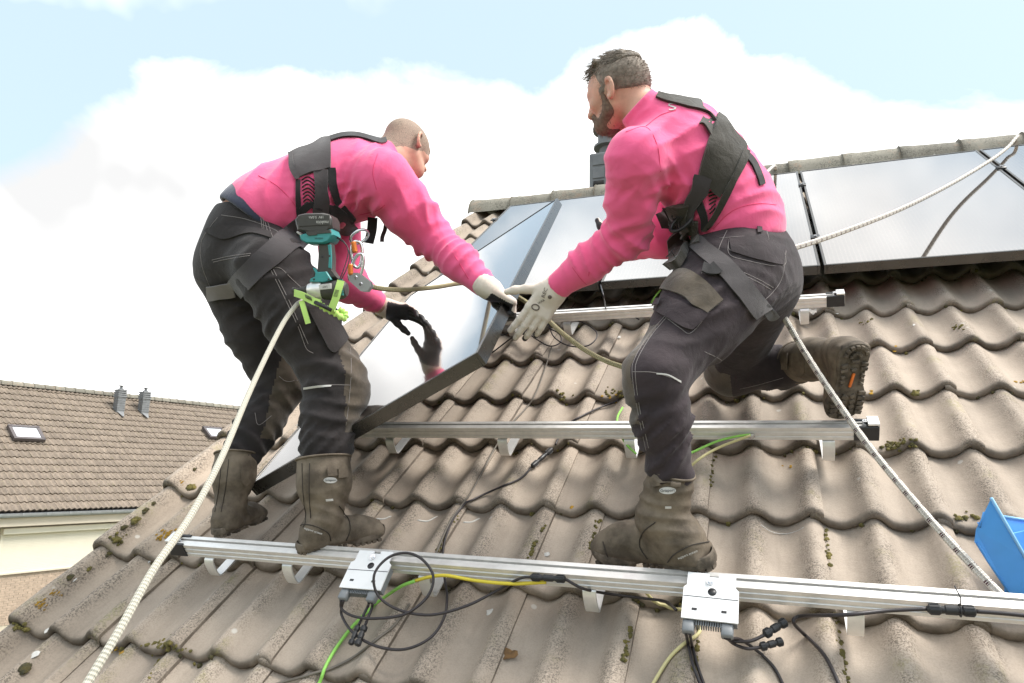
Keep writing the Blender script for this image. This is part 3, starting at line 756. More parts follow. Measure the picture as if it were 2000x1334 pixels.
# ------------------------------------------------------------------ soft bodies: one continuous surface from blended limbs
def smin(a, b, k):
    h = np.clip(0.5 + 0.5 * (b - a) / k, 0, 1); return b * (1 - h) + a * h - k * h * (1 - h)
def f_cap(P, a, b, ra, rb):
    ab = b - a; t = np.clip(((P - a) @ ab) / max(1e-9, ab @ ab), 0, 1)
    return np.linalg.norm(P - (a + t[:, None] * ab), axis=1) - (ra + (rb - ra) * t)
def f_ell(P, c, A, r):
    q = (P - c) @ A.T; k0 = np.linalg.norm(q / r, axis=1); k1 = np.linalg.norm(q / (r * r), axis=1) + 1e-9
    return k0 * (k0 - 1) / k1
def f_box(P, c, A, hx, rad):
    q = np.abs((P - c) @ A.T) - (hx - rad); return np.linalg.norm(np.maximum(q, 0), axis=1) + np.minimum(q.max(axis=1), 0) - rad
class SDF:
    def __init__(s): s.p = []; s.cuts = []; s.folds = []; s.holes = []
    def cap(s, a, b, ra, rb=None, k=.03): s.p.append(('c', np.asarray(a, float), np.asarray(b, float), ra, ra if rb is None else rb, k)); return s
    def chain(s, pts, rad, k=.03):
        for i in range(len(pts) - 1): s.cap(pts[i], pts[i + 1], rad[i], rad[i + 1], k)
        return s
    def ell(s, c, A, r, k=.03): s.p.append(('e', np.asarray(c, float), np.asarray(A, float), np.asarray(r, float), None, k)); return s
    def box(s, c, A, h, rad, k=.01): s.p.append(('b', np.asarray(c, float), np.asarray(A, float), np.asarray(h, float), rad, k)); return s
    def cut(s, o, n, k=.006, R=None): s.cuts.append((np.asarray(o, float), np.asarray(n, float) / np.linalg.norm(n), k, R)); return s     # remove the side n points to
    def hole(s, a, b, r, k=.006): s.holes.append((np.asarray(a, float), np.asarray(b, float), r, k)); return s
    def fold(s, c, ax, rad, lam, amp, ph=0.0, sharp=0.75): s.folds.append((np.asarray(c, float), np.asarray(ax, float) / np.linalg.norm(ax), rad, lam, amp, ph, sharp)); return s
    def ev(s, P):
        d = None
        for q in s.p:
            if q[0] == 'c': e = f_cap(P, q[1], q[2], q[3], q[4])
            elif q[0] == 'e': e = f_ell(P, q[1], q[2], q[3])
            else: e = f_box(P, q[1], q[2], q[3], q[4])
            d = e if d is None else smin(d, e, q[5])
        for c, ax, rad, lam, amp, ph, sh in s.folds:
            w = np.exp(-(((P - c) ** 2).sum(1)) / rad ** 2); m = w > 0.02
            if not m.any(): continue
            Q = P[m]; wob = 1.3 * np.sin(Q @ np.array([9., 13., -7.]) + ph) + .55 * np.sin(Q @ np.array([-21., 15., 19.]) + 2 * ph) + .12 * np.sin(Q @ np.array([61., -43., 51.]) + ph)
            t = (1 - np.abs(np.sin((Q @ ax) * math.pi / lam + ph + 1.0 * wob))) ** 1.15
            g_ = np.clip(0.6 + .6 * np.sin(Q @ np.array([15., -19., 23.]) + 3 * ph), 0.08, 1.2)
            d[m] -= amp * 1.25 * w[m] * (t - 0.32) * g_
        for a, b, r, k in s.holes: d = -smin(-d, f_cap(P, a, b, r, r), k)
        for o, n, k, R in s.cuts:
            e = -((P - o) @ n)
            if R: e = np.maximum(e, np.linalg.norm(P - o, axis=1) - R)
            d = -smin(-d, e, k)
        return d
    def scaled(s, c, S):
        q_ = []
        for q in s.p:
            if q[0] == 'c': q_.append(('c', c + (q[1] - c) * S, c + (q[2] - c) * S, q[3] * S, q[4] * S, q[5] * S))
            else: q_.append((q[0], c + (q[1] - c) * S, q[2], q[3] * S, q[4] * S if q[4] else None, q[5] * S))
        s.p = q_; s.cuts = [(c + (o - c) * S, n, k, R) for o, n, k, R in s.cuts]; s.holes = [(c + (a - c) * S, c + (b - c) * S, r * S, k) for a, b, r, k in s.holes]; return s
    def bounds(s):
        lo = np.full(3, 1e9); hi = -lo
        for q in s.p:
            if q[0] == 'c':
                for c, r in ((q[1], q[3]), (q[2], q[4])): lo = np.minimum(lo, c - r); hi = np.maximum(hi, c + r)
            else:
                r = np.max(q[3]) if q[0] == 'e' else np.linalg.norm(q[3]); lo = np.minimum(lo, q[1] - r); hi = np.maximum(hi, q[1] + r)
        return lo - .05, hi + .05
def surface(field, lo, hi, h, B=4):
    n = (np.ceil((hi - lo) / (h * B)).astype(int) + 1); nf = n * B + 1
    ax = [lo[i] + h * B * np.arange(n[i] + 1) for i in range(3)]
    cg = np.stack(np.meshgrid(*ax, indexing='ij'), -1).reshape(-1, 3)
    cv = field(cg).reshape(n + 1)
    near = np.abs(cv) < h * B * 3.2
    act = np.zeros(n, bool)
    for i in (0, 1):
        for j in (0, 1):
            for k in (0, 1): act |= near[i:i + n[0], j:j + n[1], k:k + n[2]]
    fv = np.repeat(np.repeat(np.repeat(cv[:-1, :-1, :-1], B, 0), B, 1), B, 2)
    V = np.full(nf, 1.0, np.float64); V[:-1, :-1, :-1] = fv
    m = np.zeros(nf, bool)
    am = np.repeat(np.repeat(np.repeat(act, B, 0), B, 1), B, 2)
    for i in (0, 1):
        for j in (0, 1):
            for k in (0, 1): m[i:i + am.shape[0], j:j + am.shape[1], k:k + am.shape[2]] |= am
    idx = np.argwhere(m)
    vals = np.empty(len(idx))
    for a in range(0, len(idx), 400000): vals[a:a + 400000] = field(lo + h * idx[a:a + 400000])
    V[m] = vals
    S = V < 0
    c = np.zeros(nf - 1, int)
    for i in (0, 1):
        for j in (0, 1):
            for k in (0, 1): c += S[i:i + nf[0] - 1, j:j + nf[1] - 1, k:k + nf[2] - 1]
    cells = np.argwhere((c > 0) & (c < 8)); ids = np.full(nf - 1, -1, int); ids[tuple(cells.T)] = np.arange(len(cells))
    acc = np.zeros((len(cells), 3)); cnt = np.zeros(len(cells))
    cor = np.array([(i, j, k) for i in (0, 1) for j in (0, 1) for k in (0, 1)])
    for a in range(8):
        for b in range(a + 1, 8):
            if np.abs(cor[a] - cor[b]).sum() != 1: continue
            va = V[tuple((cells + cor[a]).T)]; vb = V[tuple((cells + cor[b]).T)]; x = (va < 0) != (vb < 0)
            t = np.where(x, va / np.where(x, va - vb, 1), 0)
            acc[x] += (cor[a] + t[:, None] * (cor[b] - cor[a]))[x]; cnt += x
    verts = lo + h * (cells + acc / cnt[:, None])
    faces = []
    for ax_ in range(3):
        s0 = [slice(None)] * 3; s1 = [slice(None)] * 3; s0[ax_] = slice(0, -1); s1[ax_] = slice(1, None)
        A = S[tuple(s0)]; Bq = S[tuple(s1)]; e = np.argwhere(A != Bq)
        o1, o2 = [(1, 2), (2, 0), (0, 1)][ax_]
        ok = (e[:, o1] > 0) & (e[:, o2] > 0) & (e[:, o1] < nf[o1] - 1) & (e[:, o2] < nf[o2] - 1); e = e[ok]
        d1 = np.zeros(3, int); d1[o1] = 1; d2 = np.zeros(3, int); d2[o2] = 1
        q = np.stack([ids[tuple((e - d1 - d2).T)], ids[tuple((e - d2).T)], ids[tuple(e.T)], ids[tuple((e - d1).T)]], 1)
        fl = ~A[tuple(e.T)]; q[fl] = q[fl][:, ::-1]; faces.append(q)
    return verts, np.concatenate(faces)
def soft(sdf, name, mats, parent, h, facemat=None, attrs=None, disp=None):
    lo, hi = sdf.bounds(); v, f = surface(sdf.ev, lo, hi, h)
    me = bpy.data.meshes.new(name); pl = np.array(parent['_loc'])
    if disp is not None: v = disp(v)
    me.vertices.add(len(v)); me.vertices.foreach_set('co', (v - pl).ravel())
    me.loops.add(len(f) * 4); me.loops.foreach_set('vertex_index', f.ravel().astype(np.int32))
    me.polygons.add(len(f)); me.polygons.foreach_set('loop_start', np.arange(0, len(f) * 4, 4, dtype=np.int32)); me.polygons.foreach_set('loop_total', np.full(len(f), 4, np.int32))
    me.polygons.foreach_set('use_smooth', np.ones(len(f), bool))
    if not isinstance(mats, (list, tuple)): mats = [mats]
    for m in mats: me.materials.append(m)
    if facemat is not None: me.polygons.foreach_set('material_index', facemat(v, f).astype(np.int32))
    me.update(calc_edges=True); me.validate()
    if attrs:
        for k, fn in attrs.items():
            a = me.attributes.new(k, 'FLOAT', 'POINT'); a.data.foreach_set('value', fn(v).astype(np.float32))
    o = bpy.data.objects.new(name, me); COL.objects.link(o); o.parent = parent; o['_loc'] = tuple(pl); o.location = (0, 0, 0)
    return o, v, f
class Skin:
    """finds the point of a modelled surface that a line of sight meets, so seams, straps and pockets lie on the cloth"""
    def __init__(s, *vf):
        vs, fs, o = [], [], 0
        for v, f in vf: vs.append(v); fs.append(f + o); o += len(v)
        s.t = BVHTree.FromPolygons(np.concatenate(vs).tolist(), np.concatenate(fs).tolist())
    def top(s, x, y0=120, y1=600):
        o = Vector(CAMPOS)
        for y in np.arange(y0, y1, 2.0):
            if s.t.ray_cast(o, Vector(raydir(x, y)))[0] is not None: return float(y)
        return y1
    def hit(s, x, y, lift=0.0):
        d = raydir(x, y); l, n, i, _ = s.t.ray_cast(Vector(CAMPOS), Vector(d))
        if l is None:
            # just past the outline: slide to the closest point of the surface
            l, n, i, _ = s.t.find_nearest(Vector(CAMPOS + d * 2.1)) if not hasattr(s, 'dist') else s.t.find_nearest(Vector(CAMPOS + d * s.dist))
        l = np.array(l); n = np.array(n)
        return l + n * lift, n
def smooth_pts(P, it=2):
    P = [np.array(p) for p in P]
    for _ in range(it): P = [P[0]] + [(P[i - 1] + 2 * P[i] + P[i + 1]) / 4 for i in range(1, len(P) - 1)] + [P[-1]]
    return P
def px_line(pts, n=6): 
    return [(q[0], q[1]) for q in spline([np.array([p[0], p[1], 0.0]) for p in pts], n)]
def seam(skin, pts, r, name, m_, parent, lift=.0006, dash=None, n=7):
    P = [skin.hit(x, y, lift)[0] for x, y in px_line(pts, n)]
    P = smooth_pts(P, 1)
    m = MB()
    if dash:
        Q = spline(P, 4); 
        for i in range(0, len(Q) - dash, dash + 1): m.tube(Q[i:i + dash], r, 4)
    else: m.tube(P, r, 5)
    return m.build(name, m_, parent)
def patch(skin, A, B, rows, name, m_, parent, lift=.004, thick=.003, n=5, smooth=2, ret=None):
    """cloth piece between two lines of sight polylines A and B, laid on the surface"""
    a = px_line(A, n); b = px_line(B, n); k = min(len(a), len(b))
    P = []; Nn = []
    for r in range(rows + 1):
        t = r / rows; row = []; rn = []
        for i in range(k):
            p, nn = skin.hit(a[i][0] * (1 - t) + b[i][0] * t, a[i][1] * (1 - t) + b[i][1] * t, lift); row.append(p); rn.append(nn)
        P.append(row); Nn.append(rn)
    P = np.array(P); Nn = np.array(Nn)
    for _ in range(smooth):
        Q = P.copy(); Q[1:-1] = (P[:-2] + 2 * P[1:-1] + P[2:]) / 4; P = Q
        Q = P.copy(); Q[:, 1:-1] = (P[:, :-2] + 2 * P[:, 1:-1] + P[:, 2:]) / 4; P = Q
        Q = Nn.copy(); Q[1:-1] = (Nn[:-2] + 2 * Nn[1:-1] + Nn[2:]) / 4; Nn = Q
        Q = Nn.copy(); Q[:, 1:-1] = (Nn[:, :-2] + 2 * Nn[:, 1:-1] + Nn[:, 2:]) / 4; Nn = Q
    Nn /= np.linalg.norm(Nn, axis=2, keepdims=True) + 1e-9
    m = MB(); R, C = P.shape[:2]
    ring_t = P + Nn * 0; ring_b = P - Nn * thick
    m.grid(ring_t.tolist()); m.grid(ring_b.tolist(), flip=True)
    rim = lambda X: [X[0, i] for i in range(C)] + [X[j, C - 1] for j in range(1, R)] + [X[R - 1, i] for i in range(C - 2, -1, -1)] + [X[j, 0] for j in range(R - 2, 0, -1)]
    rt, rb = rim(ring_t), rim(ring_b); m.grid([[rt[i], rb[i]] for i in range(len(rt))], closed_u=True)
    if ret is not None: ret.append((P, Nn))
    return m.build(name, m_, parent, auto=50)
def strap(skin, pts, wpx, rows, name, m_, parent, lift=.006, thick=.0025, n=6, smooth=3):
    """webbing along a line of sight polyline, wpx wide in the photo"""
    c = px_line(pts, n); A, B = [], []
    for i in range(len(c)):
        a, b = np.array(c[max(i - 1, 0)]), np.array(c[min(i + 1, len(c) - 1)]); t = (b - a) / (np.linalg.norm(b - a) + 1e-9); nn = np.array([-t[1], t[0]])
        w = wpx if not hasattr(wpx, '__len__') else wpx[0] + (wpx[1] - wpx[0]) * i / (len(c) - 1)
        A.append(tuple(np.array(c[i]) + nn * w / 2)); B.append(tuple(np.array(c[i]) - nn * w / 2))
    return patch(skin, A, B, rows, name, m_, parent, lift, thick, 1, smooth)

def cdir(x, y, z): v = M_CW @ np.array([x, y, z], float); return v / np.linalg.norm(v)
def ortho(f, u):
    """person frame rows: right, forward, up"""
    f = np.asarray(f, float); f = f / np.linalg.norm(f); u = np.asarray(u, float); u = u - f * (u @ f); u /= np.linalg.norm(u); return np.stack([np.cross(f, u), f, u])

# cloth and skin
def cloth(name, col, rough=0.85, weave=900, wb=0.25, blot=0.12, sheen=0.3, col2=None, bs=6.0):
    m = mat(name, col, rough, 0, 0 if col2 else blot, bs, 0, 1, 0.25, col2)
    nt = m.node_tree; b = nt.nodes['Principled BSDF']; L = nt.links.new
    b.inputs['Sheen Weight'].default_value = sheen; b.inputs['Sheen Roughness'].default_value = 0.5
    tcn = nt.nodes.new('ShaderNodeTexCoord')
    n1 = N(nt, 'ShaderNodeTexNoise', inp={'Scale': weave, 'Detail': 2.0}); L(tcn.outputs['Object'], n1.inputs[0])
    n2 = N(nt, 'ShaderNodeTexNoise', inp={'Scale': 30.0, 'Detail': 5.0, 'Distortion': 0.5}); L(tcn.outputs['Object'], n2.inputs[0])
    h = math_(nt, 'ADD', math_(nt, 'MULTIPLY', n1.outputs[0], 0.12), n2.outputs[0])
    bp = N(nt, 'ShaderNodeBump', inp={'Strength': wb, 'Distance': 0.010}); L(h, bp.inputs['Height']); L(bp.outputs[0], b.inputs['Normal'])
    return m
MAT['pink'] = cloth('pink_fleece', (0.97, 0.130, 0.300), 0.9, 700, 0.26, 0.10, 0.35)
MAT['work_black'] = cloth('charcoal_work_cloth', (0.031, 0.026, 0.026), 0.85, 900, 0.35, 0.32, 0.12)
MAT['work_purple'] = cloth('faded_black_work_cloth', (0.041, 0.0305, 0.034), 0.85, 900, 0.35, 0.32, 0.12)
MAT['pad'] = cloth('dusty_knee_cloth', (0.062, 0.050, 0.038), 0.9, 900, 0.3, 0.0, 0.3, (0.12, 0.095, 0.07), 12.0)
MAT['stitch'] = mat('pale_stitching', (0.30, 0.27, 0.26), 0.9)
MAT['navy'] = cloth('navy_shirt', (0.045, 0.05, 0.085), 0.9)
MAT['web'] = cloth('charcoal_webbing', (0.050, 0.043, 0.045), 0.75, 1500, 0.2, 0.12, 0.3)
MAT['web_dark'] = cloth('black_webbing', (0.018, 0.017, 0.018), 0.75, 1500, 0.2, 0.12, 0.2)
MAT['web_grey'] = cloth('pale_grey_webbing', (0.22, 0.20, 0.205), 0.75, 1500, 0.2, 0.1, 0.3)
MAT['pad_brown'] = cloth('olive_black_harness_pad', (0.036, 0.031, 0.023), 0.8, 600, 0.5, 0.25, 0.3)
MAT['boot'] = mat('brown_boot_leather', (0.085, 0.066, 0.048), 0.72, 0, col2=(0.20, 0.16, 0.118), vscale=16, bump=0.35, bscale=160, spec=0.3, bdist=.003)
MAT['boot_dark'] = mat('boot_welt', (0.035, 0.027, 0.02), 0.8)
MAT['sole'] = mat('dusty_rubber_sole', (0.070, 0.058, 0.046), 0.85, 0, col2=(0.19, 0.155, 0.12), vscale=30, bump=0.3, bscale=250, spec=0.25)
MAT['glove'] = cloth('cream_knit_glove', (0.74, 0.66, 0.57), 0.9, 1200, 0.35, 0.06, 0.3)
MAT['glove_black'] = mat('black_glove_coating', (0.020, 0.020, 0.021), 0.55, 0, 0.3, 60, 0.5, 500)
MAT['glove_mark'] = mat('glove_print', (0.16, 0.13, 0.11), 0.85)
MAT['orange'] = mat('orange_rubber', (0.85, 0.20, 0.03), 0.5)
MAT['silver_print'] = mat('silver_badge', (0.60, 0.58, 0.55), 0.4)
def skin_mat():
    m = mat('skin', (0.62, 0.36, 0.26), 0.55, 0, 0.10, 28, 0.15, 500, 0.35)
    b = m.node_tree.nodes['Principled BSDF']; b.inputs['Subsurface Weight'].default_value = 0.12; b.inputs['Subsurface Radius'].default_value = (0.02, 0.008, 0.004); b.inputs['Subsurface Scale'].default_value = 0.5
    return m
MAT['skin'] = skin_mat()
MAT['stubble'] = mat('shaved_scalp', (0.40, 0.29, 0.22), 0.7, 0, 0.0, 330, 0.4, 900, 0.3, (0.20, 0.15, 0.115), bdist=.001)
MAT['hair'] = mat('brown_hair', (0.12, 0.095, 0.072), 0.5, 0, 0.0, 60, 0.9, 300, 0.4, (0.28, 0.225, 0.175), bdist=.004)
MAT['hair_side'] = mat('cropped_hair', (0.30, 0.245, 0.20), 0.65, 0, 0.0, 60, 0.6, 700, 0.3, (0.16, 0.128, 0.10), bdist=.002)
MAT['beard'] = mat('dark_beard', (0.15, 0.105, 0.075), 0.7, 0, 0.0, 90, 0.9, 700, 0.3, (0.25, 0.18, 0.125), bdist=.003)
MAT['eye'] = mat('eye_white', (0.7, 0.66, 0.62), 0.2)

def head_sdf(c, A):
    """c: head centre between the ears; A rows right, forward, up"""
    L = lambda x, y, z: c + A[0] * x + A[1] * y + A[2] * z
    s = SDF()
    s.ell(L(0, -.012, .032), A, (.077, .098, .088), .03)          # skull
    s.ell(L(0, .030, .010), A, (.066, .066, .085), .03)           # face block
    s.cap(L(-.030, .050, -.075), L(.030, .050, -.075), .028, .028, .035)   # chin
    for q in (-1, 1):
        s.cap(L(q * .052, -.005, -.045), L(q * .028, .058, -.082), .020, .020, .03)     # jaw
        s.ell(L(q * .040, .062, -.012), A, (.024, .022, .020), .02)                    # cheek
        s.cap(L(q * .012, .088, .028), L(q * .046, .072, .028), .011, .009, .014)       # brow
    s.cap(L(0, .094, .022), L(0, .112, -.018), .008, .012, .012); s.ell(L(0, .108, -.020), A, (.017, .013, .010), .010)   # nose
    s.cap(L(-.020, .088, -.050), L(.020, .088, -.050), .009, .009, .010)   # lips
    return s, L
def ears(s, L, A):
    for q in (-1, 1):
        o = L(q * .082, -.016, .006); E = ortho(A[1] * 1.0 - A[0] * q * .45, A[2] - A[1] * .2)
        for a in range(10):
            t0, t1 = -.6 + a * .46, -.6 + (a + 1) * .46
            e = lambda t: o + E[1] * (-.017 * math.sin(t) - .003) + E[2] * (.030 * math.cos(t) - .002) + A[0] * q * .006
            s.cap(e(t0), e(t1), .0055, .0055, .006)
        s.ell(o + A[0] * q * -.002, E, (.005, .014, .024), .008)
        s.ell(o - E[2] * .026 + A[0] * q * .002, E, (.006, .009, .009), .008)
    return s

def boot(parent, heel, toe, up, shaft_top, r_top, name='boot', size=1.0, wide=1.0, loopside=1, badge=True, lean=None, tread=False):
    heel, toe = np.asarray(heel, float), np.asarray(toe, float)
    ty = toe - heel; Ln = np.linalg.norm(ty); A = ortho(ty, up); S = Ln / .30
    L = lambda x, y, z: heel + A[0] * x * S * wide + A[1] * y * S + A[2] * z * S
    s = SDF()
    ank = L(0, .085, .110)
    s.chain([L(0, .055, .060), ank], [.046 * S, .050 * S], .03)
    st = np.asarray(shaft_top, float)
    mid = ank * .45 + st * .55
    s.chain([ank, mid, st + (st - ank) * .15], [.054 * S, r_top * .93, r_top], .03)
    s.cap(L(-.004, .06, .048), L(-.004, .255, .033), .043 * S * wide, .031 * S * wide, .03)
    s.ell(L(-.004, .225, .036), A, np.array((.048 * wide, .068, .031)) * S, .025)
    s.ell(L(0, .185, .060), A, np.array((.040 * wide, .065, .032)) * S, .025)
    s.ell(L(0, .042, .055), A, np.array((.042 * wide, .042, .055)) * S, .025)
    s.box(L(0, .145, .028), A, np.array((.041 * wide, .145, .014)) * S, .012 * S, .015)
    sd = st - ank; sd /= np.linalg.norm(sd)
    s.cut(st, sd, .004); s.hole(st + sd * (r_top * .45), st + sd * .2, r_top - .006, .004)
    s.fold(ank + A[1] * .02 * S, sd + A[1] * .3, .085 * S, .030, .0075, heel[0] * 9)
    s.fold(mid, sd, .09 * S, .055, .006, 1 + heel[0] * 5)
    s.fold(L(0, .17, .07), A[1], .05 * S, .022, .0045, 2 + heel[0])
    s.cut(L(0, 0, .016), -A[2], .003)
    b, v, f = soft(s, name, MAT['boot'], parent, .0045)
    # sole: outline extruded, with lugs
    out_l = [(-.034, .0), (-.041, .03), (-.040, .08), (-.034, .125), (-.040, .17), (-.051, .215), (-.050, .255), (-.036, .288), (-.010, .303), (.016, .300), (.036, .280), (.046, .245), (.047, .205), (.038, .165), (.032, .125), (.036, .08), (.038, .03), (.030, .0), (.012, -.014), (-.014, -.014)]
    ol = [np.array(q) for q in out_l]; ol = [q[:2] for q in (np.array([a[0], a[1]]) for a in spline([np.array([*q, 0]) for q in ol + ol[:1]], 3)[:-1])]
    m = MB(); prof = [(.90, .006), (1.0, .009), (1.03, .016), (1.03, .025), (1.0, .032), (.93, .034)]
    cy = .145
    P = [[L(q[0] * sc_, (q[1] - cy) * (1 + (sc_ - 1) * .35) + cy, z + .008 * max(0, (q[1] - .23) / .07) ** 2 + (.0 if not (.10 < q[1] < .16) else .004 * (z < .02))) for sc_, z in prof] for q in ol]
    o = m.grid(P, closed_u=True, flip=True); k = len(prof)
    m.f.append(tuple(o + i * k for i in range(len(ol)))); m.mi.append(0)
    # lugs under and round the edge
    def lug(x, y, w, l, rot=0.0, zz=.0075, hh=.0055):
        ca, sa_ = math.cos(rot), math.sin(rot)
        m.box(L(x, y, zz - hh + .008 * max(0, (y - .23) / .07) ** 2), (A[0] * ca + A[1] * sa_) * w / 2 * S, (A[1] * ca - A[0] * sa_) * l / 2 * S, A[2] * hh * S, bev=.0012)
    for side in (-1, 1):
        for y in (.185, .206, .227, .248, .268): lug(side * .034 - .002, y, .026, .0155, side * .22)
        for y in (.195, .217, .239, .259): lug(side * .0115 - .002, y, .019, .0155, -side * .5)
        for y in (.065, .083): lug(side * .026, y, .024, .013, side * .15)
        for y in (.110, .128, .146): lug(side * .026, y, .014, .010, side * .5)
    for t in range(7):
        an = math.pi * (1 + (t + .5) / 7); lug(.028 * math.cos(an), .030 + .036 * math.sin(an), .0135, .013, an + math.pi / 2)
    for t in range(5):
        an = math.pi * (1 + (t + .5) / 5); lug(.012 * math.cos(an), .036 + .017 * math.sin(an), .011, .011, an + math.pi / 2)
    lug(0, .050, .026, .010); lug(0, .084, .020, .010)
    for q in (.286,): lug(-.004, q, .034, .012)
    so_ = m.build('sole', MAT['sole'], b, auto=40)
    if tread:
        mm = MB(); mm.box(L(0, .128, .0035), (A[0] * .99 + A[1] * .12) * .0045 * S, (A[1] * .99 - A[0] * .12) * .028 * S, A[2] * .0035 * S, bev=.001); mm.build('sole_stripe', MAT['orange'], b)
    # rolled top edge
    m = MB(); e1 = np.cross(sd, A[1]); e1 /= np.linalg.norm(e1); e2 = np.cross(e1, sd)
    rt = r_top + .0005
    ring = [st - sd * .003 + (e1 * math.cos(t) + e2 * math.sin(t)) * rt for t in np.linspace(0, 2 * math.pi, 29)]
    m.tube(ring, .0032, 6, cap=False); m.build('top_binding', MAT['boot'], b)
    return b, v, f, A, L, S

def hand(parent, wrist, fdir, back, side, curls, spread=.12, thumb=(.6, .5, .3), size=1.0, name='glove', cuff_to=None, cuff_r=.036):
    """side +1: thumb on the +x side, x = fdir x back.  curls: bend of each finger (radians per joint), index first"""
    wrist = np.asarray(wrist, float); f = np.asarray(fdir, float) / np.linalg.norm(fdir)
    A = ortho(f, back)                       # rows: x (right), y fingers, z back of the hand
    L = lambda x, y, z: wrist + (A[0] * x * side + A[1] * y + A[2] * z) * size
    s = SDF(); q = size
    s.box(L(.002, .048, -.002), A, np.array((.041, .046, .0145)) * q, .013 * q, .012)
    s.cap(L(0, -.012, 0), L(0, .02, 0), .029 * q, .031 * q, .025)
    xs = [.031, .0105, -.0105, -.030]; lens = [(.042, .027, .021), (.047, .030, .022), (.043, .028, .021), (.033, .021, .019)]; rad = [.0108, .0112, .0106, .0094]
    for i in range(4):
        p = np.array([xs[i] * .8, .075, -.001]); base = np.array([xs[i], .092 - abs(i - 1) * .004, .001])
        s.cap(L(*p), L(*base), (rad[i] + .001) * q, (rad[i] + .001) * q, .010)
        an = 0.0; sp_ = spread * (1.5 - i) / 1.5; cur = base
        for j, ln in enumerate(lens[i]):
            an += curls[i][j]
            d = np.array([math.sin(sp_) * math.cos(an), math.cos(sp_) * math.cos(an), -math.sin(an)])
            nx = cur + d * ln; s.cap(L(*cur), L(*nx), rad[i] * (1 - .05 * j) * q, rad[i] * (.97 - .07 * j) * q, .0035); cur = nx
    # thumb leaves the side of the palm near its base
    tb = np.array([.030, .022, -.008]); out_a, drop, bend = thumb
    d1 = np.array([math.sin(out_a), math.cos(out_a) * math.cos(drop), -math.sin(drop)]); d1 /= np.linalg.norm(d1)
    t1 = tb + d1 * .044; d2 = d1 + np.array([-bend * .6, bend * .2, -bend * .5]); d2 /= np.linalg.norm(d2); t2 = t1 + d2 * .034; d3 = d2 + np.array([-bend * .5, .1, -bend * .4]); d3 /= np.linalg.norm(d3); t3 = t2 + d3 * .024
    s.chain([L(*(np.array([.012, .018, -.006]))), L(*tb), L(*t1), L(*t2), L(*t3)], [.017 * q, .0165 * q, .0128 * q, .0115 * q, .0095 * q], .010)
    if cuff_to is not None: s.cap(wrist, np.asarray(cuff_to, float), .031 * q, cuff_r, .02)
    s.fold(L(0, -.01, 0), A[1], .045, .011, .0018, 1.3)
    def fm(v, fc):
        p = v[fc].mean(1); nn = np.cross(v[fc[:, 1]] - v[fc[:, 0]], v[fc[:, 2]] - v[fc[:, 0]]); nn /= np.linalg.norm(nn, axis=1, keepdims=True) + 1e-12
        y = (p - wrist) @ A[1] / q; z = (p - wrist) @ A[2] / q
        palm = (nn @ A[2] < -.15) & (y > .012); tips = (z < -.022) & (y > .05)
        return (palm | tips).astype(int)
    return soft(s, name, [MAT['glove'], MAT['glove_black']], parent, .0026, fm), A, L

# ------------------------------------------------------------------ left worker, bending over the panel
def inner(sdf_from, k): pass
p1 = empty('person', rp(-.74, -.30, 0.0), 'worker with shaved head bending forward in pink sweatshirt, power tool at his hip', 'person')
hipR, kneeR, cufR, ankR = at(533, 525, 2.13), at(649, 738, 2.10), at(636, 895, 2.03), at(628, 985, 1.995)
hipL, kneeL, cufL, ankL = at(452, 530, 2.34), at(550, 750, 2.36), at(470, 890, 2.235), at(452, 965, 2.20)
pelv, chest1 = at(487, 462, 2.25), at(690, 352, 2.33)
sp1 = cdir(.78, -.42, .28)
A1 = ortho(cdir(.42, .78, .46), sp1)          # torso frame: right, ventral, along the spine
shR, shL = at(748, 352, 2.20), at(652, 322, 2.50)
elR, wrR = at(838, 458, 2.30), at(948, 558, 2.15)
elL, wrL = at(668, 545, 2.50), at(738, 592, 2.62)
# trousers
t = SDF()
t.ell(at(478, 490, 2.27), A1, (.152, .122, .140), .05)
t.ell(at(495, 432, 2.26), A1, (.154, .114, .15), .05)
t.cap(hipR, hipR * .5 + kneeR * .5, .116, .106, .085); t.chain([hipR * .5 + kneeR * .5, kneeR, kneeR * .5 + cufR * .5, kneeR * .12 + cufR * .88, cufR * .8 + ankR * .2], [.106, .082, .079, .072, .054], .03)
t.cap(hipL, hipL * .5 + kneeL * .5, .114, .103, .085); t.chain([hipL * .5 + kneeL * .5, kneeL, kneeL * .45 + cufL * .55, kneeL * .12 + cufL * .88, cufL * .8 + ankL * .2], [.103, .080, .071, .060, .046], .03)
t.cap(kneeR + cdir(1, 0, .2) * .015, kneeR + cdir(.5, 1, 0) * .05 + cdir(1, 0, .2) * .015, .082, .078, .04)
lr = kneeR - hipR; lr /= np.linalg.norm(lr); sr = cufR - kneeR; sr /= np.linalg.norm(sr)
ll = kneeL - hipL; ll /= np.linalg.norm(ll); sl = cufL - kneeL; sl /= np.linalg.norm(sl)
wst = at(500, 402, 2.24); wn = cdir(.16, -.97, .10)
t.cut(wst - wn * .020, wn, .006)
t.fold(kneeR, sr, .13, .060, .013, .4); t.fold(cufR - sr * .06, sr, .12, .042, .016, 1.1); t.fold(hipR * .6 + kneeR * .4, lr + cdir(.6, .2, 0), .16, .075, .012, 2.0)
t.fold(kneeL, sl, .13, .055, .013, 1.4); t.fold(cufL - sl * .05, sl, .12, .045, .014, .3); t.fold(hipL * .6 + kneeL * .4, ll, .15, .08, .011, .9)
t.fold(at(520, 560, 2.1), cdir(.3, .9, 0), .16, .070, .010, .5); t.fold(at(560, 470, 2.1), cdir(.5, .8, 0), .13, .06, .008, 2.5)
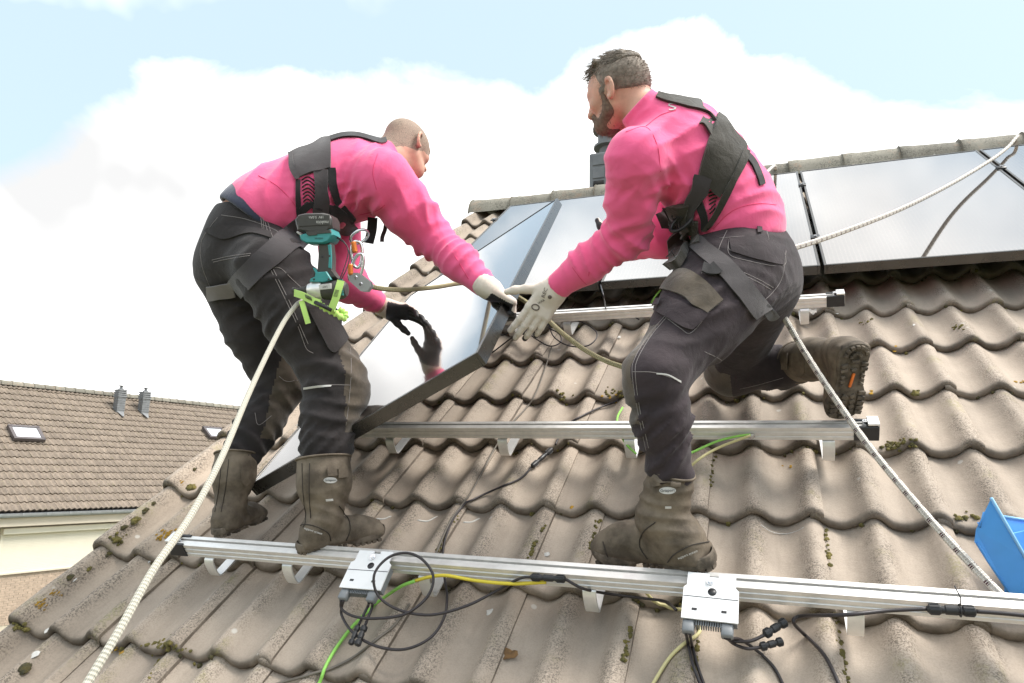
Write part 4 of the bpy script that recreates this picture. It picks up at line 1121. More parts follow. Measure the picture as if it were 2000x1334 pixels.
t.fold(kneeR * .4 + cufR * .6, sr + cdir(.8, 0, 0), .14, .035, .011, 2.1); t.fold(kneeL * .4 + cufL * .6, sl + cdir(.8, 0, 0), .14, .035, .011, .9); t.fold(at(600, 640, 2.05), cdir(.7, .6, 0), .13, .038, .008, 1.3); t.fold(at(450, 600, 2.25), cdir(-.2, 1, 0), .12, .04, .008, .3)
def pad_zone(v, f): return np.zeros(len(f))
def knee_faces(ctrs, normals_dir, rad):
    def fm(v, f):
        p = v[f].mean(1); nn = np.cross(v[f[:, 1]] - v[f[:, 0]], v[f[:, 2]] - v[f[:, 0]]); nn /= np.linalg.norm(nn, axis=1, keepdims=True) + 1e-12
        o = np.zeros(len(f), bool)
        for (a, b, r), d, th in zip(ctrs, normals_dir, rad):
            ab = b - a; tt = ((p - a) @ ab) / (ab @ ab); dist = np.linalg.norm(p - (a + np.clip(tt, 0, 1)[:, None] * ab), axis=1)
            q = p - (a + np.clip(tt, 0, 1)[:, None] * ab); q /= np.linalg.norm(q, axis=1, keepdims=True) + 1e-9
            o |= (tt > -.02) & (tt < 1.02) & (dist < r) & (q @ d > th)
        return o.astype(int)
    return fm
kf = cdir(.88, .05, .48)
trs1, tv1, tf1 = soft(t, 'trousers', [MAT['work_black'], MAT['pad']], p1, .0075,
    knee_faces([(hipR * .30 + kneeR * .70, cufR * .72 + kneeR * .28, .16), (hipL * .25 + kneeL * .75, cufL * .75 + kneeL * .25, .16)], [kf, kf], [.42, .30]))
# sweatshirt
s = SDF()
s.ell(at(520, 402, 2.25), A1, (.158, .118, .14), .05)
s.ell(at(602, 378, 2.28), A1, (.172, .138, .16), .06)
s.ell(at(682, 350, 2.33), A1, (.185, .146, .155), .06)
s.cap(shR, shL, .085, .085, .06)
s.cap(at(700, 335, 2.34), at(765, 305, 2.42), .085, .063, .05)
s.chain([shR, shR * .45 + elR * .55, elR, elR * .45 + wrR * .55, wrR], [.092, .080, .066, .054, .040], .04)
s.chain([shL, elL, wrL], [.090, .072, .043], .045)
hem = at(505, 412, 2.24); hn = cdir(-.60, .77, -.20)
s.cut(hem + hn * .030, hn, .006, .27); s.hole(hem + hn * .02, hem + hn * .2, .10, .01)
d_ = wrR - elR; d_ /= np.linalg.norm(d_); s.cut(wrR + d_ * .004, d_, .003, .13); s.hole(wrR - d_ * .005, wrR + d_ * .1, .031, .004)
dl_ = wrL - elL; dl_ /= np.linalg.norm(dl_); s.cut(wrL + dl_ * .004, dl_, .003, .13); s.hole(wrL - dl_ * .005, wrL + dl_ * .1, .031, .004)
nk = at(783, 297, 2.445); nkd = at(800, 285, 2.47) - at(765, 305, 2.42); s.cut(nk, nkd, .004, .2)
ua = elR - shR; ua /= np.linalg.norm(ua)
s.fold(elR, ua + d_, .12, .045, .013, .3); s.fold(elR * .4 + wrR * .6, d_, .12, .040, .009, 1.2); s.fold(shR * .5 + elR * .5, ua + cdir(.4, -.6, 0), .14, .055, .010, 2.2)
s.fold(at(700, 400, 2.2), cdir(.75, .5, 0), .16, .058, .013, .8); s.fold(at(640, 420, 2.2), cdir(.85, .4, 0), .14, .05, .010, 1.9); s.fold(at(560, 370, 2.2), cdir(.8, .2, 0), .16, .07, .009, 2.7)
s.fold(at(740, 320, 2.3), cdir(.3, .9, 0), .12, .06, .007, 1.0); s.fold(wrL * .5 + elL * .5, dl_, .1, .04, .008, 0)
s.fold(at(650, 400, 2.2), cdir(.2, 1, 0), .12, .034, .005, .6); s.fold(elR, cdir(.9, -.3, 0), .11, .034, .006, 2.4); s.fold(at(700, 330, 2.25), cdir(.9, .3, 0), .15, .07, .006, 1.2)
sw1, sv1, sf1 = soft(s, 'sweatshirt', MAT['pink'], p1, .0058)
# body under the clothes, one surface from head to feet
hc1 = at(794, 292, 2.47); AH1 = ortho(cdir(.56, .42, .72), cdir(.10, -.93, .36))
b, Lh = head_sdf(hc1, AH1); ears(b, Lh, AH1); b.scaled(hc1, .88)
b.cap(Lh(0, -.035, -.03), at(752, 322, 2.42), .058, .070, .03)
b.cap(at(752, 322, 2.42), at(690, 352, 2.33), .075, .11, .05); b.chain([at(690, 352, 2.33), at(600, 385, 2.28), pelv], [.10, .10, .105], .05)
b.ell(at(496, 432, 2.258), A1, (.136, .101, .142), .05)
b.chain([shR, elR, wrR, wrR + d_ * .03], [.060, .046, .026, .022], .03); b.chain([shL, elL, wrL, wrL + dl_ * .05], [.060, .046, .029, .027], .03)
b.chain([hipR, kneeR, cufR], [.095, .058, .045], .04); b.chain([hipL, kneeL, cufL], [.095, .056, .045], .04)
def scalp(hc, AH, zlow, slope=-.5):
    def fm(v, f):
        p = v[f].mean(1) - hc; y = p @ AH[1]; z = p @ AH[2]; x = np.abs(p @ AH[0])
        return ((z > zlow + np.clip(y, -1, .03) * -slope * .6 + .006 * np.sin(p @ AH[0] * 150)) & (y < .072) & (x < .0815)).astype(int)
    return fm
bd1, bv1, bf1 = soft(b, 'body', [MAT['skin'], MAT['stubble']], p1, .0042, scalp(hc1, AH1, -.026, -.9))
# navy shirt tail
s2 = SDF(); s2.ell(at(505, 412, 2.25), A1, (.156, .114, .15), .05); s2.cut(hem + hn * .046, hn, .006); s2.cut(hem - hn * .06, -hn, .006); s2.hole(hem - hn * .2, hem + hn * .2, .10, .004)
soft(s2, 'undershirt', MAT['navy'], p1, .007)
# boots
bt = {}
bR = boot(p1, at(588, 1078, 1.945), at(748, 1046, 2.085), DN * .8 + hz * .5, at(632, 893, 2.02), .078)
bL = boot(p1, at(428, 1048, 2.10), at(512, 1012, 2.325), DN * .8 + hz * .5, at(462, 886, 2.225), .066)
# gloves
gR = hand(p1, wrR + d_ * .008, cdir(.80, .46, .25), cdir(.42, -.88, -.10), -1, [(.95, 1.45, 1.1), (1.0, 1.45, 1.1), (1.05, 1.45, 1.1), (1.1, 1.45, 1.1)], .06, (.15, .55, .25), 1.06, cuff_to=wrR - d_ * .012, cuff_r=.036)
gL = hand(p1, wrL + dl_ * .035, cdir(.96, .16, .08), cdir(.10, -.70, .62), -1, [(.12, .30, .22), (.22, .38, .25), (.34, .42, .28), (.48, .46, .3)], .13, (.55, .35, .3), 1.0, cuff_to=wrL + dl_ * .028, cuff_r=.032)
SK1 = Skin((tv1, tf1), (sv1, sf1)); SK1.dist = 2.2
ST1 = Skin((tv1, tf1)); ST1.dist = 2.2
# boot straps and badges
def boot_trim(B, loop, badge, parent, txt, loop_len=20):
    b_, v, f = B[0], B[1], B[2]; sk = Skin((v, f))
    pts = loop
    strap(sk, pts, 17, 3, 'pull_loop', MAT['boot'], b_, .010, .003)
    if badge:
        x, y, rx, ry = badge
        A_ = [(x + rx * math.cos(t), y + ry * math.sin(t)) for t in np.linspace(math.pi, 2 * math.pi, 13)]
        B_ = [(x + rx * math.cos(t), y + ry * math.sin(t)) for t in np.linspace(math.pi, 0, 13)]
        ret = []
        patch(sk, A_, B_, 4, 'badge', MAT['silver_print'], b_, .0022, .002, 1, 1, ret)
        p, n = sk.hit(x, y, .0032); ex = cdir(1, -.04, 0); ex = ex - n * (ex @ n); ex /= np.linalg.norm(ex); ey = np.cross(n, ex)
        text_mesh(txt, .0095, 'badge_text', MAT['black_plastic'], b_, mat4(p, ex, ey, n))
    return sk
kR = boot_trim(bR, [(648, 930), (648, 912), (664, 910), (667, 934)], (645, 938, 13, 6), p1, 'Grisport')
patch(kR, [(636, 975), (650, 974)], [(637, 979), (651, 978)], 1, 'tag', MAT['silver_print'], bR[0], .0015, .001, 3, 0)
seam(kR, [(590, 905), (592, 960), (597, 1015), (592, 1030)], .0013, 'boot_seam', MAT['boot_dark'], bR[0], .0008)
seam(kR, [(605, 905), (604, 960), (607, 1012)], .0013, 'boot_seam', MAT['boot_dark'], bR[0], .0008)
seam(kR, [(662, 988), (680, 1012), (684, 1035), (676, 1056)], .0016, 'boot_seam', MAT['boot_dark'], bR[0], .001)
seam(kR, [(578, 1024), (610, 1026), (640, 1040), (646, 1056)], .0016, 'boot_seam', MAT['boot_dark'], bR[0], .001)
p, n = kR.hit(612, 1037, .0012); ex = cdir(.92, .35, .2); ex -= n * (ex @ n); ex /= np.linalg.norm(ex)
text_mesh('support system', .0085, 'boot_text', MAT['silver_print'], bR[0], mat4(p, ex, np.cross(n, ex), n))
kL = Skin((bL[1], bL[2]))
for xs in ([(433, 895), (428, 950), (420, 1000)], [(447, 897), (441, 950), (432, 1000)]): seam(kL, xs, .0013, 'boot_seam', MAT['boot_dark'], bL[0], .0008)
strap(kL, [(478, 912), (476, 935), (484, 945)], 14, 3, 'pull_loop', MAT['boot'], bL[0], .006, .003)
MAT['pink_seam'] = mat('pink_seam', (0.78, 0.07, 0.19), 0.9)
for ln in ([(505, 343), (540, 362), (572, 395), (592, 430)], [(738, 300), (728, 335), (735, 370)], [(888, 500), (905, 528), (915, 545)], [(700, 420), (735, 412), (752, 400)]): seam(SK1, ln, .0014, 'sewn_seam', MAT['pink_seam'], sw1, .0002)
# trouser details
def stitches(skin, lines, parent, r=.00075):
    for i, ln in enumerate(lines): seam(skin, ln, r, 'stitching', MAT['stitch'], parent, .0004, None, 8)
patch(ST1, [(405, 447), (440, 440), (490, 445), (530, 455)], [(402, 452), (438, 468), (488, 456), (528, 466)], 3, 'pocket_flap', MAT['work_black'], trs1, .006, .004, 5, 1)
stitches(ST1, [[(412, 565), (395, 520), (392, 480), (402, 455), (425, 425)], [(432, 420), (480, 428), (535, 448), (548, 460)], [(414, 508), (450, 500), (490, 495)], [(416, 512), (450, 505), (488, 499)],
    [(527, 523), (560, 590), (585, 645), (598, 680), (612, 690)], [(532, 522), (566, 590), (590, 645), (602, 672)], [(527, 523), (548, 524), (570, 545), (592, 565)], [(505, 400), (515, 425), (522, 450), (530, 480)], [(510, 400), (520, 425), (528, 450), (537, 475)],
    [(596, 758), (640, 752), (684, 752)], [(684, 670), (686, 720), (682, 780), (676, 830)], [(498, 806), (505, 830), (530, 812)], [(655, 640), (660, 665), (700, 655)], [(545, 735), (560, 745), (584, 742)]], trs1)
patch(ST1, [(593, 757), (620, 753), (648, 752)], [(593, 761), (620, 757), (646, 755)], 1, 'reflective_strip', MAT['silver_print'], trs1, .0015, .001, 5, 0)
patch(ST1, [(600, 600), (625, 610), (655, 625)], [(640, 680), (655, 690), (680, 660)], 5, 'cargo_pocket', MAT['work_black'], trs1, .010, .008, 5, 2)
strap(ST1, [(466, 380), (467, 398), (463, 408)], 11, 2, 'belt_loop', MAT['work_black'], trs1, .006, .003)
# harness
hr1 = empty('harness', at(610, 350, 2.2), None, None); hr1.parent = p1; hr1.location = tuple(np.array(hr1['_loc']) - np.array(p1['_loc']))
patch(SK1, [(x_, SK1.top(x_) + 4) for x_ in (569, 585, 600, 615, 630, 646)], [(577, 350), (590, 345), (605, 341), (620, 336), (634, 332), (647, 330)], 8, 'back_pad', MAT['web'], hr1, .012, .009, 5, 3)
strap(SK1, [(x_, SK1.top(x_) + 5) for x_ in (646, 665, 685, 705, 725, 742, 754)], 8, 2, 'shoulder_strap', MAT['web_dark'], hr1, .008, .004)
strap(SK1, [(570, 305), (574, 330), (580, 352)], 9, 2, 'edge_binding', MAT['web'], hr1, .016, .004)
strap(SK1, [(582, 352), (582, 390), (585, 425)], 11, 2, 'side_band', MAT['web_dark'], hr1, .009, .004)
for k in range(8): seam(SK1, [(590 + k * .4, 352 + k * 7), (602, 346 + k * 7), (614, 354 + k * 8)], .0022, 'mesh_thread', MAT['web_dark'], hr1, .003)
strap(SK1, [(628, 334), (627, 370), (626, 400), (624, 425)], 28, 4, 'side_strap', MAT['web'], hr1, .012, .004)
strap(SK1, [(648, 330), (650, 365), (660, 395), (690, 430)], 15, 3, 'side_band', MAT['web_dark'], hr1, .009, .005)
patch(SK1, [(640, 400), (665, 405), (690, 432)], [(645, 445), (672, 462), (695, 455)], 5, 'hip_pad', MAT['web_dark'], hr1, .014, .011, 5, 2)
strap(SK1, [(588, 412), (605, 400), (625, 402), (650, 408)], 14, 3, 'waist_band', MAT['web_dark'], hr1, .010, .004)
strap(SK1, [(600, 440), (575, 458), (540, 490), (500, 525), (458, 566)], (50, 40), 5, 'leg_strap', MAT['web'], hr1, .008, .0035, 7)
strap(SK1, [(458, 562), (440, 567), (424, 570), (408, 572)], 29, 4, 'leg_strap', MAT['web_grey'], hr1, .011, .0035, 5)
def loose_strap(pts, w, th, name, m_, parent, side=None, n=6):
    P = spline(pts, n); m = MB(); sd_ = np.asarray(side, float); ring = []
    for i, q in enumerate(P):
        tg = P[min(i + 1, len(P) - 1)] - P[max(i - 1, 0)]; tg /= np.linalg.norm(tg); a = sd_ - tg * (sd_ @ tg); a /= np.linalg.norm(a); c = np.cross(tg, a)
        ring.append([q + a * w / 2 + c * th, q - a * w / 2 + c * th, q - a * w / 2 - c * th, q + a * w / 2 - c * th])
    for k in range(4): m.grid([[r[k] for r in ring], [r[(k + 1) % 4] for r in ring]])
    m.add(ring[0], [(0, 1, 2, 3)]); m.add(ring[-1], [(3, 2, 1, 0)])
    return m.build(name, m_, parent, auto=40)
loose_strap([at(728, 425, 2.28), at(726, 450, 2.28), at(720, 475, 2.27)], .032, .002, 'chest_strap', MAT['web_dark'], hr1, cdir(1, 0, 0))
loose_strap([at(755, 428, 2.3), at(752, 448, 2.3), at(747, 462, 2.29), at(746, 472, 2.28)], .013, .0015, 'strap_end', MAT['web'], hr1, cdir(1, .2, 0))
def ring_(c, e1, e2, a, b_, r, n=28, t0=0, t1=2 * math.pi): return [c + e1 * a * math.cos(x) + e2 * b_ * math.sin(x) for x in np.linspace(t0, t1, n)]
m = MB(); m.tube(ring_(at(702, 462, 2.17), cdir(.85, -.5, .2), cdir(.2, .6, .7), .030, .022, .0045), .0045, 8, cap=False); m.build('d_ring', MAT['steel'], hr1)

# ------------------------------------------------------------------ right worker, one knee on the roof
p2 = empty('person', rp(.45, .05, 0.0), 'bearded worker in pink sweatshirt kneeling on one knee, his back to the right', 'person')
hipL2, kneeL2, cufL2, ankL2 = at(1425, 545, 1.84), at(1278, 735, 1.63), at(1308, 915, 1.635), at(1325, 1010, 1.64)
hipR2, kneeR2, midR2, ankR2 = at(1485, 560, 2.03), at(1428, 722, 2.40), at(1530, 718, 2.24), at(1618, 712, 2.07)
sp2 = cdir(-.60, -.79, -.05); A2 = ortho(cdir(-.62, .42, .65), sp2)
shL2, shR2 = at(1244, 312, 1.76), at(1352, 256, 2.02)
elL2, wrL2 = at(1224, 458, 1.90), at(1088, 560, 2.03)
elR2, wrR2 = at(1300, 462, 2.12), at(1215, 488, 2.26)
t = SDF()
t.ell(at(1452, 500, 1.92), A2, (.152, .116, .155), .05)
t.ell(at(1478, 525, 1.93), A2, (.152, .100, .12), .05)
mh = hipL2 * .5 + kneeL2 * .5
t.chain([hipL2, mh, kneeL2, kneeL2 * .55 + cufL2 * .45, cufL2, cufL2 * .75 + ankL2 * .25], [.110, .097, .070, .064, .047, .038], .035)
t.cap(hipL2, hipL2 * .55 + mh * .45, .118, .108, .09); t.chain([hipR2, kneeR2], [.112, .085], .06); t.chain([kneeR2, midR2, midR2 * .7 + ankR2 * .3], [.084, .062, .045], .04)
ld = kneeL2 - hipL2; ld /= np.linalg.norm(ld); ls = cufL2 - kneeL2; ls /= np.linalg.norm(ls)
wst2 = at(1452, 436, 1.92); wn2 = cdir(-.12, -.98, -.05)
t.cut(wst2, wn2, .006)
t.fold(kneeL2, ls, .12, .055, .013, .4); t.fold(cufL2 - ls * .07, ls + cdir(.4, 0, 0), .13, .05, .012, 1.4); t.fold(mh, ld + cdir(.5, .4, 0), .16, .075, .010, 2.0)
t.fold(at(1450, 590, 1.8), cdir(.5, .8, 0), .16, .06, .010, .2); t.fold(kneeR2, cdir(.8, .3, 0), .13, .05, .010, 1); t.fold(at(1430, 510, 1.8), cdir(-.4, .9, 0), .12, .05, .007, 1.7)
t.fold(kneeL2 * .5 + cufL2 * .5, ls + cdir(.9, 0, 0), .13, .032, .010, .7); t.fold(mh, cdir(.8, .6, 0), .15, .036, .008, 1.5); t.fold(at(1480, 560, 1.85), cdir(.2, .9, 0), .13, .035, .008, 2.8); t.fold(midR2, cdir(1, .2, 0), .13, .035, .009, 1.1)
kf2 = cdir(-.93, .1, .30)
trs2, tv2, tf2 = soft(t, 'trousers', [MAT['work_purple'], MAT['pad']], p2, .0072,
    knee_faces([(mh * .7 + kneeL2 * .3, cufL2 * .62 + kneeL2 * .38, .16), (kneeR2 + cdir(.0, -1, 0) * .03, kneeR2 + cdir(.1, 1, 0) * .09, .13)], [kf2, cdir(-.95, .25, 0)], [.52, .35]))
s = SDF()
s.ell(at(1438, 425, 1.915), A2, (.158, .118, .15), .05)
s.ell(at(1394, 362, 1.90), A2, (.160, .124, .15), .06)
s.ell(at(1342, 302, 1.885), A2, (.172, .122, .145), .06)
s.cap(shL2, shR2, .072, .070, .05)
s.cap(at(1318, 268, 1.88), at(1250, 212, 1.868), .082, .058, .045)
s.chain([shL2, shL2 * .5 + elL2 * .5, elL2, elL2 * .45 + wrL2 * .55, wrL2], [.076, .064, .060, .050, .039], .035)
s.chain([shR2, elR2, wrR2], [.078, .060, .040], .04)
hn2 = cdir(.12, .98, .05); s.cut(at(1452, 450, 1.92) + hn2 * .026, hn2, .006, .22)
d2_ = wrL2 - elL2; d2_ /= np.linalg.norm(d2_); s.cut(wrL2 + d2_ * .004, d2_, .003, .13); s.hole(wrL2 - d2_ * .005, wrL2 + d2_ * .1, .030, .004)
d3_ = wrR2 - elR2; d3_ /= np.linalg.norm(d3_); s.cut(wrR2 + d3_ * .004, d3_, .003, .13)
nk2 = at(1244, 204, 1.865); s.cut(nk2, at(1235, 195, 1.865) - at(1275, 235, 1.87), .004, .2)
ua2 = elL2 - shL2; ua2 /= np.linalg.norm(ua2)
s.fold(elL2, ua2 + d2_, .11, .042, .013, .5); s.fold(elL2 * .4 + wrL2 * .6, d2_, .12, .036, .009, 1.2); s.fold(shL2 * .5 + elL2 * .5, ua2 + cdir(.6, .3, 0), .13, .05, .010, 2.1)
s.fold(at(1320, 350, 1.8), cdir(.55, .8, 0), .15, .055, .014, .9); s.fold(at(1300, 410, 1.8), cdir(.3, .9, 0), .11, .05, .012, .1); s.fold(at(1460, 400, 1.85), cdir(.25, .95, 0), .13, .06, .007, 2.2); s.fold(elR2, d3_, .1, .04, .008, .4)
s.fold(at(1310, 330, 1.8), cdir(-.7, .6, 0), .13, .036, .006, .2); s.fold(elL2, cdir(.5, .8, 0), .10, .032, .006, 1.9); s.fold(at(1420, 330, 1.85), cdir(.3, .9, .2), .17, .075, .006, .7); s.fold(shL2 * .6 + elL2 * .4, cdir(.8, .5, 0), .11, .044, .005, .9)
sw2, sv2, sf2 = soft(s, 'sweatshirt', MAT['pink'], p2, .0056)
# head turned away to the left
hc2 = at(1208, 187, 1.93); S2 = .87; AH2 = ortho(cdir(-.74, .22, .62), cdir(-.22, -.96, .02))
b, Lh2 = head_sdf(hc2, AH2); ears(b, Lh2, AH2); b.scaled(hc2, S2)
b.cap(Lh2(0, -.035, -.03), at(1275, 235, 1.87), .048, .052, .03); b.cap(at(1275, 235, 1.87), at(1340, 300, 1.885), .056, .08, .03); b.chain([at(1340, 300, 1.885), at(1395, 365, 1.90), at(1455, 500, 1.92)], [.09, .095, .10], .05)
b.chain([shL2, elL2, wrL2, wrL2 + d2_ * .03], [.058, .046, .026, .022], .03); b.chain([shR2, elR2, wrR2, wrR2 + d3_ * .03], [.050, .040, .026, .022], .03)
b.chain([hipL2, kneeL2, cufL2], [.092, .056, .04], .04); b.chain([hipR2, kneeR2, midR2], [.092, .056, .045], .04)
bd2, bv2, bf2 = soft(b, 'body', MAT['skin'], p2, .0042)
for sd_ in (-1,):
    m = MB(); c = hc2 + (Lh2(sd_ * .034, .078, .012) - hc2) * S2; m.lathe(c - AH2[1] * .012, AH2[1], [(.012, 0), (.0115, .006), (.008, .0105), (0, .012)], 12); m.build('eye', MAT['eye'], bd2)
# hair: short sides, longer swept top, beard
hrnd = lambda v, a, sc: v + (np.sin(v * sc) * a)
h = SDF(); h.ell(Lh2(0, -.016, .034), AH2, (.0805, .101, .090), .02)
h.cut(Lh2(0, -.02, -.012), -AH2[2] + AH2[1] * .12, .012); h.cut(Lh2(0, .052, 0), AH2[1] - AH2[2] * .25, .012)
h.ell(Lh2(0, -.060, -.010), AH2, (.060, .040, .045), .02)
for q in (-1, 1): h.cap(Lh2(q * .074, .018, .012), Lh2(q * .071, .020, -.006), .007, .006, .012)
soft(h.scaled(hc2, S2), 'cropped_hair', MAT['hair_side'], p2, .0036)
h = SDF(); h.ell(Lh2(0, -.016, .074), AH2, (.070, .094, .052), .02)
for k in range(34):
    x = rng.uniform(-.048, .048); y = rng.uniform(-.045, .055)
    z = .088 + .032 * math.sqrt(max(.02, 1 - (x / .075) ** 2 - ((y + .01) / .12) ** 2))
    a0 = Lh2(x, y - .02, z - .006); h.chain([a0, a0 + AH2[1] * .026 + AH2[2] * .003 + AH2[0] * rng.normal(0, .008), a0 + AH2[1] * .050 - AH2[2] * .008 + AH2[0] * rng.normal(0, .014)], [.0085, .0075, .004], .008)
h.cut(Lh2(0, 0, .066), -AH2[2] - AH2[1] * .1, .02)
soft(h.scaled(hc2, S2), 'swept_hair', MAT['hair'], p2, .0032)
hb = SDF()
hb.cap(Lh2(-.024, .054, -.080), Lh2(.024, .054, -.080), .030, .030, .03)
for q in (-1, 1): hb.chain([Lh2(q * .071, .016, -.002), Lh2(q * .062, .014, -.050), Lh2(q * .034, .058, -.078)], [.008, .017, .028], .02); hb.cap(Lh2(q * .024, .086, -.040), Lh2(q * .006, .096, -.036), .009, .009, .01); hb.cap(Lh2(q * .03, .082, -.045), Lh2(q * .03, .07, -.075), .012, .02, .02)
hb.hole(Lh2(-.012, .12, -.052), Lh2(.012, .12, -.052), .017, .004)
soft(hb.scaled(hc2, S2), 'beard', MAT['beard'], p2, .0036)
def strands(nm, roots, m_, parent, ln, r, dirf):
    mm = MB()
    for q, nn in roots:
        d = dirf(q, nn); l = ln * rng.uniform(.6, 1.3); b0 = d + rng.normal(0, .25, 3); mm.tube([q, q + d * l * .5, q + d * l * .8 + b0 * l * .25], [r, r * .8, r * .3], 3, cap=False)
    return tag(mm.build(nm, m_, parent), kind='stuff')
def roots_of(o, n, flt=None):
    me = o.data; pl = np.array(o.parent['_loc']); k = len(me.vertices); co = np.empty(k * 3); me.vertices.foreach_get('co', co); no = np.empty(k * 3); me.vertices.foreach_get('normal', no)
    co = co.reshape(-1, 3) + pl; no = no.reshape(-1, 3); ii = rng.permutation(k)[:n * 3]; ii = [i for i in ii if flt is None or flt(co[i], no[i])][:n]
    return [(co[i], no[i]) for i in ii]
kids = {c.name.split('.')[0]: c for c in p2.children}
strands('hair_strands', roots_of(kids['swept_hair'], 1100), MAT['hair'], p2, .020, .0008, lambda q, n: AH2[1] * .75 + n * .45)
strands('beard_strands', roots_of(kids['beard'], 420), MAT['beard'], p2, .007, .0007, lambda q, n: n * .8 - AH2[2] * .6)
strands('cropped_strands', roots_of(kids['cropped_hair'], 1500), MAT['hair_side'], p2, .0055, .0007, lambda q, n: n * .7 - AH2[2] * .5 - AH2[1] * .3)
# boots
bL2 = boot(p2, at(1386, 1106, 1.605), at(1172, 1082, 1.84), DN * .9 + hz * .3, at(1313, 918, 1.635), .0535)
bR2 = boot(p2, at(1676, 682, 1.87), at(1650, 822, 1.99), cdir(-.02, -.10, 1.0), at(1556, 708, 2.20), .066, wide=1.34, tread=True)
k2 = boot_trim(bL2, [(1285, 950), (1283, 935), (1315, 931), (1318, 950)], (1304, 958, 16, 7), p2, 'Grisport')
patch(k2, [(1299, 989), (1311, 989)], [(1299, 993), (1311, 993)], 1, 'tag', MAT['silver_print'], bL2[0], .0015, .001, 3, 0)
seam(k2, [(1362, 930), (1366, 985), (1378, 1030), (1382, 1055)], .0014, 'boot_seam', MAT['boot_dark'], bL2[0], .0008)
seam(k2, [(1280, 1020), (1256, 1040), (1250, 1068), (1272, 1100)], .0016, 'boot_seam', MAT['boot_dark'], bL2[0], .001)
seam(k2, [(1384, 1058), (1350, 1065), (1318, 1082), (1304, 1098)], .0016, 'boot_seam', MAT['boot_dark'], bL2[0], .001)
seam(k2, [(1178, 1058), (1190, 1090), (1225, 1103), (1270, 1104)], .0018, 'boot_seam', MAT['boot_dark'], bL2[0], .001)
p, n = k2.hit(1343, 1083, .0012); ex = cdir(.90, -.42, -.1); ex -= n * (ex @ n); ex /= np.linalg.norm(ex)
text_mesh('support system', .0078, 'boot_text', MAT['silver_print'], bL2[0], mat4(p, ex, np.cross(n, ex), n))
k3 = Skin((bR2[1], bR2[2]))
patch(k3, [(1542, 692), (1556, 690), (1572, 694)], [(1545, 730), (1560, 735), (1572, 728)], 4, 'shaft_patch', MAT['boot'], bR2[0], .003, .003, 5, 2)
strap(k3, [(1538, 690), (1537, 705), (1536, 720)], 11, 2, 'pull_loop', MAT['boot'], bR2[0], .010, .003)
# gloves: left hand on the panel edge, right one behind it
gL2 = hand(p2, wrL2 + d2_ * .008, cdir(-.52, .76, .10), cdir(.10, -.06, -.98), 1, [(.10, .18, .15), (.12, .25, .2), (.18, .3, .2), (.22, .35, .25)], .07, (.95, .05, .15), 1.03, cuff_to=wrL2 - d2_ * .012, cuff_r=.036)
gR2 = hand(p2, wrR2 + d3_ * .005, cdir(-.72, .12, .68), cdir(.55, -.5, .66), -1, [(.7, 1.1, .6), (.7, 1.1, .6), (.7, 1.1, .6), (.7, 1.1, .6)], .05, (.95, -.5, -.2), 1.0, cuff_to=wrR2 - d3_ * .012, cuff_r=.035)
SK2 = Skin((tv2, tf2), (sv2, sf2)); SK2.dist = 1.85
ST2 = Skin((tv2, tf2)); ST2.dist = 1.85
stitches(ST2, [[(1425, 465), (1428, 490), (1500, 505), (1528, 505)], [(1423, 468), (1424, 496), (1455, 508), (1530, 519), (1530, 480)], [(1405, 465), (1470, 462), (1530, 478)], [(1420, 450), (1408, 475), (1402, 492)],
    [(1447, 530), (1480, 545), (1510, 562)], [(1447, 535), (1480, 551), (1506, 566)], [(1535, 490), (1528, 540), (1510, 570), (1482, 596)], [(1330, 530), (1370, 545), (1408, 585)], [(1298, 618), (1266, 655), (1240, 700), (1235, 730), (1245, 800), (1262, 880)], [(1302, 620), (1271, 657), (1246, 700), (1241, 730), (1250, 800), (1267, 875)],
    [(1236, 726), (1280, 728), (1330, 745)], [(1236, 648), (1262, 660)], [(1298, 618), (1330, 642), (1350, 650), (1385, 610)], [(1376, 687), (1400, 698), (1410, 704)], [(1445, 760), (1480, 752), (1530, 738)], [(1496, 445), (1502, 468)], [(1380, 515), (1370, 534)]], trs2, .0007)
patch(ST2, [(1290, 566), (1330, 528), (1372, 548), (1412, 590)], [(1296, 566), (1330, 578), (1352, 596), (1380, 614)], 7, 'pocket_flap', MAT['pad'], trs2, .010, .005, 6, 2)
patch(ST2, [(1300, 578), (1328, 590), (1352, 602), (1384, 612)], [(1276, 606), (1300, 620), (1330, 640), (1350, 646)], 6, 'cargo_pocket', MAT['work_purple'], trs2, .008, .007, 6, 2)
stitches(ST2, [], trs2)
SF = Skin((tv2, tf2))
patch(ST2, [(1290, 590), (1300, 589)], [(1284, 603), (1294, 602)], 2, 'logo_tag', MAT['black_plastic'], trs2, .018, .002, 3, 0)
patch(ST2, [(1282, 728), (1305, 731), (1330, 744)], [(1282, 731), (1305, 734), (1330, 748)], 1, 'reflective_strip', MAT['silver_print'], trs2, .0015, .001, 5, 0)
patch(ST2, [(1424, 467), (1470, 463), (1531, 480)], [(1428, 492), (1470, 505), (1529, 518)], 5, 'back_pocket', MAT['work_purple'], trs2, .004, .004, 6, 1)
strap(ST2, [(1481, 440), (1483, 456)], 9, 2, 'belt_loop', MAT['work_purple'], trs2, .006, .003)
for ln in ([(1392, 448), (1430, 412), (1475, 398), (1516, 400)], [(1222, 258), (1262, 248), (1284, 285), (1290, 335)], [(1118, 522), (1135, 545), (1150, 560)], [(1262, 246), (1290, 225), (1320, 216)]): seam(SK2, ln, .0013, 'sewn_seam', MAT['pink_seam'], sw2, .0002)
